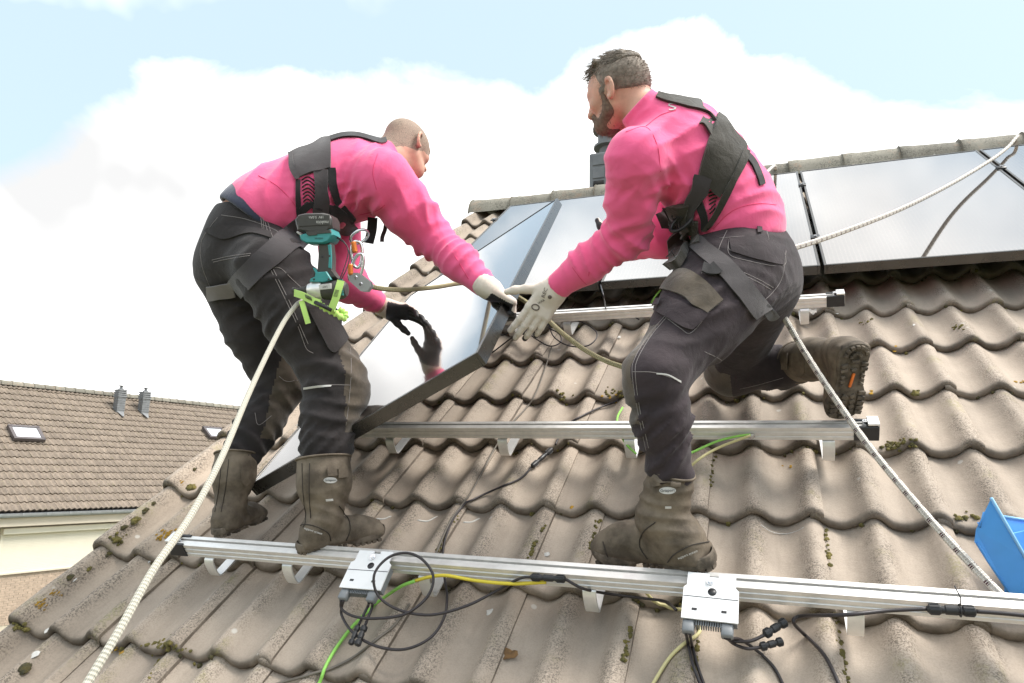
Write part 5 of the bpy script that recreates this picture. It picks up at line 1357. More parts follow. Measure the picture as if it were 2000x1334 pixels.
# harness
hr2 = empty('harness', at(1400, 330, 1.8)); hr2.parent = p2; hr2.location = tuple(np.array(hr2['_loc']) - np.array(p2['_loc']))
patch(SK2, [(1398, 226), (1385, 265), (1370, 310), (1362, 345)], [(1412, 236), (1432, 265), (1454, 300), (1404, 385)], 9, 'back_pad', MAT['pad_brown'], hr2, .014, .010, 6, 3)
strap(SK2, [(x_, SK2.top(x_) + 8) for x_ in (1282, 1300, 1320, 1345, 1370, 1390)] + [(1408, 236)], (10, 22), 3, 'shoulder_strap', MAT['pad_brown'], hr2, .009, .006)
strap(SK2, [(1452, 298), (1470, 318), (1482, 345), (1487, 362)], 11, 2, 'shoulder_strap', MAT['web_dark'], hr2, .006, .004)
strap(SK2, [(1452, 300), (1430, 348), (1404, 405), (1382, 452)], 13, 3, 'side_band', MAT['pad_brown'], hr2, .016, .005)
strap(SK2, [(1372, 345), (1362, 375), (1350, 400), (1340, 425)], 34, 4, 'side_strap', MAT['web'], hr2, .016, .005)
for k in range(9): seam(SK2, [(1382 + k * .5, 352 + k * 8), (1394, 352 + k * 7), (1408 - k * 1.5, 356 + k * 6)], .0022, 'mesh_thread', MAT['web_dark'], hr2, .004)
strap(SK2, [(1366, 390), (1375, 420), (1380, 448)], 14, 3, 'side_band', MAT['web_dark'], hr2, .010, .005)
patch(SK2, [(1290, 418), (1315, 400), (1345, 392)], [(1300, 445), (1325, 452), (1350, 440)], 5, 'side_pad', MAT['pad_brown'], hr2, .022, .016, 6, 2)
for k in range(6): seam(SK2, [(1312 + k * 5, 405 + k), (1316 + k * 5, 425), (1318 + k * 5, 440)], .0022, 'mesh_thread', MAT['web_dark'], hr2, .024)
strap(SK2, [(1345, 430), (1350, 455), (1352, 480)], 38, 4, 'side_strap', MAT['pad_brown'], hr2, .016, .006)
patch(SK2, [(1302, 470), (1318, 452), (1345, 450)], [(1308, 528), (1328, 530), (1345, 505)], 6, 'tool_pouch', MAT['pad_brown'], hr2, .034, .026, 6, 3)
for k in range(5): seam(SK2, [(1312, 472 + k * 10), (1322, 470 + k * 10), (1334, 468 + k * 10)], .0018, 'mesh_thread', MAT['web'], hr2, .038)
strap(SK2, [(1350, 462), (1378, 492), (1410, 520), (1445, 560), (1488, 612)], (30, 40), 5, 'leg_strap', MAT['web'], hr2, .010, .0035, 7)
strap(SK2, [(1488, 602), (1505, 612), (1512, 606)], 22, 3, 'leg_strap', MAT['web_dark'], hr2, .010, .003)
strap(SK2, [(1372, 528), (1388, 534), (1400, 526)], 17, 3, 'strap_keeper', MAT['web_dark'], hr2, .016, .005)
p, n = SK2.hit(1348, 430, .026); e1 = cdir(.72, -.66, -.2); e2 = cdir(.5, .5, -.6); m = MB(); m.tube(ring_(p, e1, e2, .034, .018, .004), .0048, 8, cap=False); m.build('d_ring', MAT['black_plastic'], hr2)
p, n = SK2.hit(1313, 210, .002); ex = cdir(.95, .2, .2); ex -= n * (ex @ n); ex /= np.linalg.norm(ex); text_mesh('S', .05, 'back_print', MAT['silver_print'], p2, mat4(p, ex, np.cross(n, ex), n))

# prints on the left glove's back
GK = Skin((gL2[0][1], gL2[0][2])); go_ = gL2[0][0]
def on_glove(x, y, ang, lift=.0012):
    p, n = GK.hit(x, y, lift); ex = cdir(math.cos(ang), math.sin(ang), 0); ex -= n * (ex @ n); ex /= np.linalg.norm(ex); return p, ex, np.cross(n, ex), n
p, ex, ey, n = on_glove(1064, 572, -1.05); text_mesh('REC', .017, 'glove_text', MAT['glove_mark'], go_, mat4(p, ex, ey, n))
p, ex, ey, n = on_glove(1074, 580, -1.0); m = MB(); m.lathe(p, n, [(.006, 0), (.006, .0005), (0, .0006)], 14); m.build('glove_dot', MAT['glove_mark'], go_)
p, ex, ey, n = on_glove(1046, 600, .3); m = MB(); m.tube([p + ex * .011 * math.cos(t) + ey * .008 * math.sin(t) for t in np.linspace(0, 2 * math.pi, 20)], .0020, 6, cap=False); m.build('glove_ring', MAT['glove_mark'], go_)
p, ex, ey, n = on_glove(1056, 590, -.6); text_mesh('OXXA', .010, 'glove_text', MAT['glove_mark'], go_, mat4(p, ex, ey, n))

# ------------------------------------------------------------------ things on the roof
def tile_n(u, v):
    f = (v / G) % 1.0
    return wave(u % CR) - f * T_ + (vbump(u + 1.5) if u < -1.45 else 0)
def lying(x, y, lift=0.0):
    """point on the tiles under a line of sight"""
    n = -.02
    for _ in range(12):
        q = onroof(x, y, n); n = .6 * n + .4 * (tile_n(q[0], q[1]) + lift)
    return rp(q[0], q[1], n)
def LY(*pts, r=.005):
    out_ = []
    for x, y in px_line(pts, 6):
        n = -.02
        for _ in range(14):
            q = onroof(x, y, n); n = .6 * n + .4 * (max(tile_n(q[0], q[1] + d) for d in (-.016, -.008, 0, .008)) + r)
        out_.append(rp(q[0], q[1], n))
    return smooth_pts(out_, 2)
def onv(x, y, v=-.412):
    d = W.T @ raydir(x, y); c = W.T @ (CAMPOS - OFF); return W @ (c + d * (v - c[1]) / d[1]) + OFF
def onp(x, y, n): q = onroof(x, y, n); return rp(q[0], q[1], n)
MAT['inverter'] = mat('pale_cast_aluminium', (0.80, 0.80, 0.80), 0.5, 0.15, 0.03, 20, 0.06, 300)
MAT['yellow'] = mat('yellow_wire', (0.72, 0.58, 0.05), 0.45)
MAT['green_wire'] = mat('green_wire', (0.30, 0.66, 0.12), 0.45)
MAT['pale_wire'] = mat('dusty_yellow_wire', (0.62, 0.56, 0.28), 0.5)
MAT['grey_cable'] = mat('dusty_grey_cable', (0.16, 0.14, 0.115), 0.6)
def rope_mat(name, c1, c2, mark=None, period=.028, mper=.040):
    m = bpy.data.materials.new(name); m.use_nodes = True; nt = m.node_tree; b = nt.nodes['Principled BSDF']; L = nt.links.new
    uv = N(nt, 'ShaderNodeUVMap'); sx = N(nt, 'ShaderNodeSeparateXYZ'); L(uv.outputs[0], sx.inputs[0])
    def wav(sgn):
        a = math_(nt, 'ADD', math_(nt, 'MULTIPLY', sx.outputs[1], 2 * math.pi / period * 2.2), math_(nt, 'MULTIPLY', sx.outputs[0], sgn * 2 * math.pi * 6)); return math_(nt, 'SINE', a)
    br = math_(nt, 'MULTIPLY', wav(1), wav(-1))
    mx = N(nt, 'ShaderNodeMix', data_type='RGBA', inp={6: c1, 7: c2})
    L(math_(nt, 'ADD', math_(nt, 'MULTIPLY', br, 0.5), 0.5), mx.inputs[0]); col = mx.outputs[2]
    if mark:
        f = math_(nt, 'FRACT', math_(nt, 'DIVIDE', sx.outputs[1], mper)); a = math_(nt, 'FRACT', math_(nt, 'MULTIPLY', sx.outputs[0], 3.0))
        k = math_(nt, 'MULTIPLY', math_(nt, 'LESS_THAN', f, 0.30), math_(nt, 'LESS_THAN', a, 0.42))
        k = math_(nt, 'MULTIPLY', k, math_(nt, 'GREATER_THAN', math_(nt, 'FRACT', math_(nt, 'MULTIPLY', f, 9.0)), 0.35))
        m2 = N(nt, 'ShaderNodeMix', data_type='RGBA', inp={7: mark}); L(k, m2.inputs[0]); L(col, m2.inputs[6]); col = m2.outputs[2]
    L(col, b.inputs['Base Color']); b.inputs['Roughness'].default_value = 0.85; b.inputs['Specular IOR Level'].default_value = 0.2
    bp = N(nt, 'ShaderNodeBump', inp={'Strength': 0.8, 'Distance': 0.0015}); L(br, bp.inputs['Height']); L(bp.outputs[0], b.inputs['Normal'])
    return m
MAT['rope_cream'] = rope_mat('cream_rope', (0.44, 0.42, 0.35, 1), (0.62, 0.59, 0.50, 1))
MAT['rope_fleck'] = rope_mat('flecked_rope', (0.62, 0.57, 0.50, 1), (0.84, 0.80, 0.74, 1), (0.10, 0.04, 0.05, 1))
MAT['rope_yellow'] = rope_mat('yellowed_rope', (0.40, 0.36, 0.20, 1), (0.62, 0.57, 0.36, 1))
def cable_thing(name, pts, r, m_, label, cat, group=None, sides=8, n=7, uvs=False, sm=0):
    P = spline(pts, n); 
    if sm: P = smooth_pts(P, sm)
    m = MB(); m.tube(P, r, sides, uvs=uvs)
    o = m.build(name, m_, loc=P[0]); return tag(o, label, cat, group)
def connector(parent, a, b, name='connector', r=.0085):
    a, b = np.asarray(a, float), np.asarray(b, float); d = b - a; L = np.linalg.norm(d); d /= L
    m = MB(); prof = [(0, 0), (.55, .0), (.62, .02), (1.0, .05), (1.0, .26), (.72, .30), (.72, .36), (.92, .38), (.92, .62), (.72, .65), (.72, .70), (1.0, .74), (1.0, .95), (.62, .98), (0, 1.0)]
    m.lathe(a, d, [(max(p_[0], 0) * r, p_[1] * L) for p_ in prof], 12)
    e = np.cross(d, DN); e /= np.linalg.norm(e); u_ = np.cross(e, d)
    for k in range(10):
        an = 2 * math.pi * k / 10
        for t in (.155, .845): m.box(a + d * L * t + (e * math.cos(an) + u_ * math.sin(an)) * r, d * L * .09, (-e * math.sin(an) + u_ * math.cos(an)) * .0011, (e * math.cos(an) + u_ * math.sin(an)) * .0009)
    return m.build(name, MAT['black_plastic'], parent, auto=35)

# micro inverters
def inverter(tl, tr, bl, br, label, ntop=.112, nbot=.090):
    T = (onp(*tl, ntop) + onp(*tr, ntop)) / 2; B_ = (onp(*bl, nbot) + onp(*br, nbot)) / 2
    y = T - B_; Lg = np.linalg.norm(y); y /= Lg; x = onp(*tr, ntop) - onp(*tl, ntop); w = np.linalg.norm(x); x = x - y * (x @ y); x /= np.linalg.norm(x); z = np.cross(x, y)
    wB = np.linalg.norm(onp(*br, nbot) - onp(*bl, nbot))
    iv = empty('micro_inverter', B_, label, 'inverter', 'white inverters on the lowest rail')
    Q = lambda a, b, c=0: B_ + x * a + y * b + z * c
    m = MB()
    def prism(poly, z0, z1):
        k = len(poly); vs = [Q(a, b, z0) for a, b in poly] + [Q(a, b, z1) for a, b in poly]
        m.add(vs, [tuple(range(k))[::-1], tuple(range(k, 2 * k))] + [(i, (i + 1) % k, (i + 1) % k + k, i + k) for i in range(k)])
    s_ = Lg; hw = w / 2; hB = wB / 2
    prism([(-hB, 0), (hB, 0), (hB, s_ * .66), (hw, s_ * .72), (hw, s_), (hw * .3, s_), (hw * .3, s_ * .93), (-hw * .1, s_ * .93), (-hw * .1, s_), (-hw, s_), (-hw, s_ * .72), (-hB, s_ * .66)], -.002, .0018)
    pl_ = m.build('mount_plate', MAT['inverter'], iv, smooth=False)
    m = MB(); prism([(-hB + .003, .003), (hB - .003, .003), (hB - .003, s_ * .64), (-hB + .003, s_ * .64)], -.026, -.0025)
    for k in range(14): m.box(Q(-hB * .55 + k * hB * 1.1 / 13, -.003, -.016), x * .0013, y * .006, z * .009)
    m.build('housing', MAT['grey_plastic'], iv, smooth=False)
    m = MB(); m.lathe(Q(hB * .05, s_ * .60, .0019), z, [(.0095, 0), (.0095, .0006), (0, .0007)], 20); m.build('sight_hole', MAT['black_plastic'], iv)
    m = MB()
    for a in (-.55, .50): m.box(Q(hB * a, s_ * .20, .002), x * .0055, y * .0028, z * .0006)
    m.box(Q(0, s_ * .47, .0016), x * hB * .98, y * .0007, z * .0009)
    m.build('slots', MAT['black_plastic'], iv, smooth=False)
    m = MB(); m.lathe(Q(-hw * .05, s_ * .82, .002), z, [(.009, 0), (.009, .002), (.0055, .002), (.0055, .007), (0, .007)], 12); m.build('screw', MAT['steel'], iv, auto=40)
    ports = []
    for a in (-.74, .62):
        m = MB(); m.box(Q(hB * a, -.013, -.013), x * .0125, y * .014, z * .010, bev=.003); m.build('cable_port', MAT['grey_plastic'], iv); ports.append(Q(hB * a, -.027, -.013))
    return iv, ports, x
def lead(parent, pts, r=.0036, n=7, m_=None):
    m = MB(); m.tube(spline(pts, n), r, 8); return m.build('lead', m_ or MAT['cable'], parent)
iv1, po1, x1 = inverter((703, 1075), (769, 1079), (663, 1147), (743, 1154), 'white inverter plate near the standing worker\'s boot, coiled lead on it')
iv2, po2, x2 = inverter((1344, 1120), (1438, 1124), (1330, 1208), (1442, 1217), 'white inverter plate on the rail below the kneeling worker\'s boot')
lead(iv1, [po1[0] - x1 * .004, onp(668, 1190, .05), onp(692, 1204, .045), onp(735, 1208, .05), onp(792, 1199, .055), onp(835, 1165, .07), onp(846, 1125, .10), onp(824, 1092, .13), onp(792, 1080, .14), onp(757, 1090, .14), onp(731, 1122, .13), onp(738, 1162, .09), onp(776, 1190, .06), onp(840, 1201, .045), onp(912, 1183, .045), onp(975, 1151, .045), onv(1015, 1130), onv(1038, 1127)])
lead(iv1, [po1[0] + x1 * .004, onp(667, 1200, .035), onp(690, 1236, .02), onp(735, 1262, .015), onp(790, 1268, .012), onp(840, 1246, .015), onp(867, 1207, .02), onp(873, 1165, .02), onp(868, 1128, .0)])
for k, (mx_, a, b) in enumerate((((718, 1185), (700, 1222), (684, 1260)), ((727, 1185), (713, 1222), (697, 1262)))):
    lead(iv1, [po1[1] + x1 * (.004 if k else -.004), onp(*mx_, .045), onp(*a, .03)]); connector(iv1, onp(*a, .03), onp(*b, .02), r=.008 if k else .0065)
connector(iv1, onv(1036, 1127), onv(1106, 1131), r=.0088)
lead(iv1, [onv(1104, 1131), onv(1140, 1150), onp(1190, 1160, .0), onp(1260, 1169, .0), onp(1300, 1175, .02), po2[0] + x2 * -.03 + DV * .06])
lead(iv2, [po2[0] - x2 * .004, *LY((1344,  1258), (1354,  1300), (1372,  1345))])
lead(iv2, [po2[0] + x2 * .004, *LY((1352,  1262), (1362,  1300), (1378,  1345))])
lead(iv2, [po2[1] - x2 * .004, onp(1432, 1252, .03), onp(1465, 1252, .03), onp(1494, 1240, .03)]); connector(iv2, onp(1492, 1240, .03), onp(1536, 1213, .035), r=.0095)
lead(iv2, [po2[1] + x2 * .000, onp(1434, 1258, .02), onp(1460, 1267, .02), onp(1486, 1264, .02)]); connector(iv2, onp(1484, 1264, .02), onp(1530, 1252, .02), r=.0085)
lead(iv2, [po2[1] + x2 * .004, onp(1448, 1250, .02), *LY((1485,  1276), (1513,  1305), (1533,  1345))])
# trunk cables
tk = empty('trunk_cable', lying(1600, 1270), 'black cable with long connector curling down beside the right rail end', 'cable')
lead(tk, [*LY((1645,  1350), (1612,  1282), (1572,  1240)), onp(1550, 1216, .02), onp(1566, 1203, .03), onv(1650, 1201, -.46), onv(1730, 1193, -.43), onv(1812, 1189)], .0042)
connector(tk, onv(1810, 1189), onv(1908, 1194), r=.0105); lead(tk, [onv(1906, 1194), onv(1960, 1198), onv(2020, 1204)], .0042)
m = MB(); p = onv(1875, 1192)
for t in range(16):
    pass
m.tube(ring_(p, DV, DN, .012, .012, 0, 18), .0016, 6, cap=False); m.tube([p + DN * .012, p + DN * .03 + DV * .004, p + DN * .045 - DR * .008 + DV * .02], .0013, 5); m.build('cable_tie', MAT['black_plastic'], tk)
t2 = empty('trunk_cable', lying(980, 945), 'black cable with connector lying across the tiles between the two workers', 'cable')
P_ = [*LY((1208,  780), (1150,  806), (1105,  832), (1085,  868))]
lead(t2, P_, .0036); connector(t2, lying(1078, 872, .012), lying(1038, 912, .012), r=.0085)
lead(t2, [*LY((1040,  910), (1018,  934), (985,  948), (940,  968), (908,  986), (886,  1012), (870,  1050), (864,  1085))], .0036)
cable_thing('thin_cable', [*LY((1078,  676), (1064,  720), (1048,  765), (1025,  800), (1000,  826), (968,  872), (940,  925), (912,  975), (885,  1008), (868,  1042), (850,  1085))], .0032, MAT['grey_cable'], 'dusty grey cable running down the tiles beside the black one', 'cable', None)
cable_thing('thin_cable', [*LY((800,  1180), (770,  1222), (740,  1245), (690,  1284), (630,  1312), (560,  1330), (500,  1350))], .0036, MAT['grey_cable'], 'dark cable slanting to the bottom edge below the coiled lead', 'cable', None)
# earth wires
cable_thing('earth_wire', [*LY((618,  1350), (632,  1310), (655,  1268), (690,  1222), (735,  1178)), onp(780, 1147, .03), onv(812, 1134)], .0045, MAT['green_wire'], 'green and yellow wire curving down from under the coiled inverter lead', 'wire')
cable_thing('earth_wire', [onv(812, 1134), onv(838, 1127), onv(872, 1124), onv(930, 1134), onv(1000, 1140), onv(1066, 1137)], .0045, MAT['yellow'], 'bright yellow wire along the front of the lowest rail', 'wire')
cable_thing('earth_wire', [onp(1246, 1140, .02), *LY((1275,  1172), (1305,  1186), (1345,  1196), (1368,  1232), (1335,  1258), (1305,  1288), (1270,  1345))], .0042, MAT['pale_wire'], 'pale yellow wire passing behind the right inverter to the bottom edge', 'wire')
cable_thing('earth_wire', [*LY((1228,  1052), (1240,  1028), (1256,  1005), (1280,  984), (1320,  945)), onp(1355, 905, .04), onp(1400, 876, .05), onv(1466, 850, .226)], .0042, MAT['pale_wire'], 'pale yellow wire from the middle rail down behind the standing boot', 'wire')
cable_thing('earth_wire', [onp(1242, 886, .03), onp(1222, 866, .04), onp(1208, 838, .05), onp(1206, 815, .03), lying(1216, 796, .01)], .0038, MAT['green_wire'], 'green wire loop at the middle rail left of the worker\'s knee', 'wire')
cable_thing('earth_wire', [onp(1335, 890, .05), onp(1360, 880, .05), onv(1400, 862, .22), onv(1440, 852, .226), onv(1466, 849, .228)], .0038, MAT['green_wire'], 'green wire joining the pale wire at the middle rail bolt', 'wire')
cable_thing('earth_wire', [lying(1272, 592, .008), onp(1280, 578, .03), onp(1290, 566, .05)], .0042, MAT['green_wire'], 'short green wire end above the upper rail by the cargo pocket', 'wire')
b_ = onv(1468, 850, .236); m = MB(); m.lathe(b_ - DV * .004, -DV, [(.009, 0), (.009, .003), (.006, .003), (.006, .010), (0, .010)], 10); tag(m.build('bolt', MAT['steel'], loc=b_, auto=40), 'steel bolt holding two wires on the middle rail', 'bolt')
# cables beside the clasped hands
hc = empty('cable_bundle', onp(1060, 640, .06), 'tangle of thin black cables below the clasped gloves', 'cable')
lead(hc, [lying(938, 706, .008), lying(962, 688, .010), onp(1000, 660, .04), onp(1040, 640, .06), onp(1075, 622, .07), onp(1085, 612, .07)], .0036)
lead(hc, [onp(1075, 628, .07), onp(1062, 616, .07), onp(1085, 606, .07), onp(1120, 603, .07), onp(1155, 605, .07)], .0030); connector(hc, onp(1153, 605, .07), onp(1204, 605, .07), r=.0085)
lead(hc, [onp(1202, 605, .07), onp(1222, 609, .06), onp(1248, 624, .05)], .0030)
lead(hc, [onp(1050, 636, .06), onp(1090, 626, .06), onp(1130, 627, .05), onp(1162, 645, .04), onp(1164, 662, .03), onp(1145, 676, .02), onp(1110, 675, .02), onp(1082, 658, .03), onp(1072, 634, .05), onp(1062, 618, .06)], .0030)
lead(hc, [onp(1028, 648, .05), onp(1050, 664, .02), onp(1075, 676, .015), onp(1095, 668, .02), onp(1092, 652, .03), onp(1070, 640, .05)], .0030)
lead(hc, [onp(995, 600, .10), onp(1003, 622, .08), onp(998, 645, .05), onp(980, 655, .02), onp(970, 645, .02)], .0036)
for a, b in (((1020, 652), (1048, 640)), ((1046, 641), (1076, 626)), ((1056, 642), (1084, 620))): connector(hc, onp(*a, .055), onp(*b, .065), r=.0075)
cable_thing('thin_cable', [rp(-.075, 1.43, .12), at(1178, 575, 2.92), onp(1184, 606, .08)], .0032, MAT['cable'], 'short black cable hanging from the installed panel seam to the upper rail', 'cable')
# dark joints of the rails
# ropes
cable_thing('safety_rope', [at(590, 588, 1.98), at(577, 598, 1.93), at(548, 640, 1.85), at(492, 755, 1.63), at(432, 895, 1.38), at(372, 1008, 1.24), at(300, 1112, 1.12), at(235, 1228, 1.03), at(165, 1345, .96), at(140, 1400, .93)], .0064, MAT['rope_cream'], 'thick cream rope from the left worker\'s hip down to the bottom left', 'rope', None, 12, 16, True)
cable_thing('safety_rope', [at(1490, 585, 2.06), at(1524, 610, 2.02), at(1570, 685, 1.95), at(1620, 762, 1.86), at(1690, 862, 1.74), at(1765, 955, 1.63), at(1850, 1052, 1.52), at(1945, 1152, 1.43), at(1998, 1200, 1.39), at(2080, 1260, 1.34)], .0088, MAT['rope_fleck'], 'white rope with dark flecks slanting from the kneeling worker to the lower right', 'rope', None, 12, 16, True)
def to_ridge(px, d0, endpx):
    e = onv(endpx[0], endpx[1], 3.68); D = pix(e)[2]; q = [np.array(p_, float) for p_ in px] + [np.array(endpx, float)]
    L_ = np.cumsum([0] + [np.linalg.norm(q[i] - q[i - 1]) for i in range(1, len(q))]); L_ /= L_[-1]
    P = []
    for p_, t in zip(q, L_):
        w_ = onroof(p_[0], p_[1], .14 + .16 * (1 - t) + .02); dp = pix(rp(*w_))[2] if w_[1] < 3.3 else 9
        P.append(at(p_[0], p_[1], min(dp, 1 / ((1 - t) / d0 + t / D))))
    return P + [e + np.array([0, .14, -.035]), e + np.array([0, .5, -.36]), e + np.array([.05, 1.1, -.84])]
cable_thing('safety_rope', [at(1520, 492, 2.08)] + to_ridge([(1549, 485), (1640, 455), (1760, 408), (1860, 358), (1935, 313), (1968, 288)], 2.14, (1988, 266)), .0092, MAT['rope_fleck'], 'white rope with flecks stretched over the panels up to the ridge', 'rope', None, 10, 16, True)
cable_thing('safety_rope', to_ridge([(1462, 384), (1474, 368), (1488, 350), (1499, 335)], 1.98, (1514, 325)), .0092, MAT['rope_fleck'], 'short piece of rope behind the kneeling worker\'s back at the ridge', 'rope', None, 10, 10, True)
cable_thing('safety_rope', [at(700, 548, 2.14), at(735, 562, 2.16), at(790, 566, 2.24), at(850, 561, 2.36), at(905, 553, 2.46), at(960, 555, 2.50), at(1020, 585, 2.40), at(1065, 620, 2.28), at(1100, 652, 2.20), at(1150, 688, 2.14), at(1205, 713, 2.08), at(1270, 725, 2.05), at(1340, 690, 2.02)], .0078, MAT['rope_yellow'], 'yellowed rope passing behind both workers\' gloved hands', 'rope', None, 10, 14, True)

# impact driver hanging from the harness
MAT['teal'] = mat('teal_plastic', (0.045, 0.30, 0.30), 0.4, 0, 0.06, 30)
MAT['tool_grey'] = mat('dark_tool_rubber', (0.060, 0.056, 0.050), 0.6, 0, 0.1, 40)
MAT['battery'] = mat('battery_case', (0.050, 0.046, 0.042), 0.42, 0, 0.1, 30)
MAT['lime'] = cloth('lime_webbing', (0.55, 0.80, 0.22), 0.8, 1500, 0.15, 0.06, 0.2)
DD = 1.94; KP = DD / FOC
dX, dY, dZ = cdir(1, 0, .10), cdir(0, -1, 0), cdir(-.10, 0, -1); dX = np.cross(dY, dZ); dX /= np.linalg.norm(dX)
dO = at(630, 500, DD)
def dq(x, y, z=0.0): return dO + dX * (x - 630) * KP - dY * (y - 500) * KP + dZ * z
def plate(m, poly, z0, z1, bev=.0035):
    """rounded plate from a photo-pixel outline, with real thickness"""
    P = [np.array(p, float) for p in poly]; c = sum(P) / len(P); k = len(P)
    ins = []
    for p_ in P:
        d = p_ - c; ins.append(p_ - d / (np.linalg.norm(d) + 1e-9) * bev / KP)
    rows = [[dq(*p_, z0) for p_ in ins], [dq(*p_, z0 + bev) for p_ in P], [dq(*p_, z1 - bev) for p_ in P], [dq(*p_, z1) for p_ in ins]]
    o = m.grid([[r[i] for r in rows] for i in range(k)], closed_u=True)
    m.add(rows[3], [tuple(range(k))]); m.add(rows[0], [tuple(range(k))[::-1]])
drv = empty('impact_driver', dO, 'teal and black cordless impact driver hanging upside down at the left worker\'s hip', 'power tool')
m = MB(); plate(m, [(583, 432), (590, 423), (604, 420), (640, 420), (652, 423), (657, 432), (658, 448), (650, 456), (610, 458), (588, 452)], -.036, .036, .006); bat = m.build('battery', MAT['battery'], drv, auto=40)
m = MB(); plate(m, [(590, 426), (654, 425), (656, 444), (592, 446)], .034, .0385, .002); m.build('battery_label', MAT['tool_grey'], bat, auto=40)
m = MB(); m.box(dq(588, 458, .0), (dX * 7 - dY * 5) * KP, (dX * .35 + dY * .5) * 3 * KP, dZ * .012, bev=.001); m.build('battery_latch', MAT['silver_print'], bat)
Mx = lambda x, y, z: mat4(dq(x, y, z), -dX, -dY, dZ)
text_mesh('makita', .0135, 'battery_text', MAT['silver_print'], bat, Mx(640, 439, .0388)); text_mesh('18V  5.0Ah', .0095, 'battery_text', MAT['silver_print'], bat, Mx(628, 429, .0388))
m = MB(); plate(m, [(592, 462), (612, 456), (656, 451), (660, 462), (652, 474), (640, 479), (604, 477), (594, 470)], -.034, .034, .005); m.build('tool_foot', MAT['teal'], drv, auto=40)
m = MB(); plate(m, [(606, 455), (655, 453), (657, 459), (608, 462)], .031, .0365, .002); plate(m, [(613, 458), (626, 457), (629, 463), (611, 464)], .034, .038, .001); m.build('foot_panel', MAT['tool_grey'], drv, auto=40)
text_mesh('DTD152', .0065, 'foot_text', MAT['black_plastic'], drv, Mx(632, 469, .0345))
m = MB(); plate(m, [(626, 476), (650, 474), (654, 505), (653, 530), (664, 545), (640, 548), (622, 540), (625, 505)], -.020, .020, .007); m.build('grip', MAT['tool_grey'], drv, auto=45)
m = MB(); plate(m, [(646, 480), (652, 480), (654, 505), (653, 527), (647, 525), (648, 500)], .016, .0215, .002); plate(m, [(617, 524), (622, 526), (626, 533), (645, 532), (655, 548), (640, 553), (610, 552), (612, 546), (620, 543), (622, 535)], .014, .026, .003); m.build('side_trim', MAT['teal'], drv, auto=45)
m = MB(); plate(m, [(612, 528), (620, 526), (623, 534), (621, 542), (613, 541)], -.010, .010, .004); m.build('trigger', MAT['tool_grey'], drv, auto=45)
m = MB(); m.lathe(dq(636, 566, 0), dX, [(0, -.018), (.024, -.016), (.029, .002), (.029, .032), (.026, .052), (.018, .062), (0, .064)], 20); m.build('motor_housing', MAT['tool_grey'], drv, auto=45)
m = MB(); m.lathe(dq(634, 566, 0), -dX, [(0, 0), (.0255, 0), (.028, .006), (.0265, .030), (.020, .040), (.0175, .046), (0, .047)], 20); m.build('hammer_case', MAT['alu'], drv, auto=45)
m = MB(); m.lathe(dq(603, 566, 0), -dX, [(0, -.004), (.016, -.003), (.016, .006), (.010, .012), (.0095, .026), (.0055, .028), (.0055, .040), (.008, .041), (.008, .048), (0, .048)], 14); m.build('chuck', MAT['tool_grey'], drv, auto=40)
m = MB()
for i in range(2):
    for k in range(4): m.box(dq(672 + (i * 2), 548 + k * 3 + i * 20, .020), dX * .004, dY * .0012, dZ * .006)
m.build('vent_slots', MAT['teal'], drv, smooth=False)
m = MB(); plate(m, [(630, 558), (655, 555), (656, 566), (632, 568)], .024, .031, .002); m.build('side_label', MAT['silver_print'], drv, auto=40)
text_mesh('LXT', .008, 'label_text', MAT['black_plastic'], drv, Mx(643, 562, .0313))
m = MB(); 
for (x, y) in ((635, 503), (650, 502), (620, 547), (649, 547)): m.lathe(dq(x, y, .0205 if y < 520 else .026), dZ, [(.0028, -.001), (.0028, .0012), (0, .0013)], 8)
m.build('case_screws', MAT['black_plastic'], drv)
# lime tool lanyard
ly = empty('tool_lanyard', at(640, 595, 1.93), 'lime green elastic lanyard tied round the hanging power tool', 'lanyard')
loose_strap([at(575, 572, 1.93), at(590, 577, 1.91), at(612, 588, 1.905), at(625, 592, 1.91)], .020, .0014, 'webbing', MAT['lime'], ly, cdir(.2, 1, 0))
P_ = spline([at(622, 592, 1.925), at(635, 602, 1.92), at(655, 612, 1.92), at(672, 622, 1.93), at(674, 612, 1.94), at(662, 604, 1.94)], 10)
m = MB(); m.tube(P_, [.0085 + .0022 * math.sin(i * 1.3) for i in range(len(P_))], 8); m.build('elastic_sleeve', MAT['lime'], ly)
loose_strap([at(666, 548, 1.90), at(661, 565, 1.895), at(655, 585, 1.895), at(648, 605, 1.90), at(655, 610, 1.905)], .020, .0014, 'webbing', MAT['lime'], ly, cdir(1, .2, 0))
m = MB(); m.tube([at(615, 590, 1.905), at(632, 598, 1.90), at(648, 606, 1.90)], .0055, 8); m.build('toggle', MAT['black_plastic'], ly)
loose_strap([at(589, 588, 1.92), at(595, 608, 1.915), at(602, 632, 1.915)], .014, .003, 'pull_tab', MAT['lime'], ly, cdir(1, -.2, 0))
for k in range(6):
    m = MB(); m.box(at(597 + k * 2.2, 578.5 + k * 1.0, 1.902), cdir(.2, 1, 0) * .0055, cdir(1, -.2, 0) * .0006, cdir(0, 0, -1) * .0012); m.build('printed_bar', MAT['tool_grey'], ly)
    m = MB(); m.box(at(658.5 - k * .7, 567 + k * 2.3, 1.893), cdir(1, .2, 0) * .0055, cdir(-.2, 1, 0) * .0006, cdir(0, 0, -1) * .0012); m.build('printed_bar', MAT['tool_grey'], ly)
lead(ly, [at(657, 462, 1.94), at(672, 472, 1.93), at(680, 490, 1.92), at(675, 515, 1.91), at(664, 545, 1.90)], .0014)
lead(ly, [at(657, 464, 1.94), at(676, 478, 1.925), at(683, 500, 1.92), at(677, 525, 1.91), at(666, 547, 1.90)], .0014)
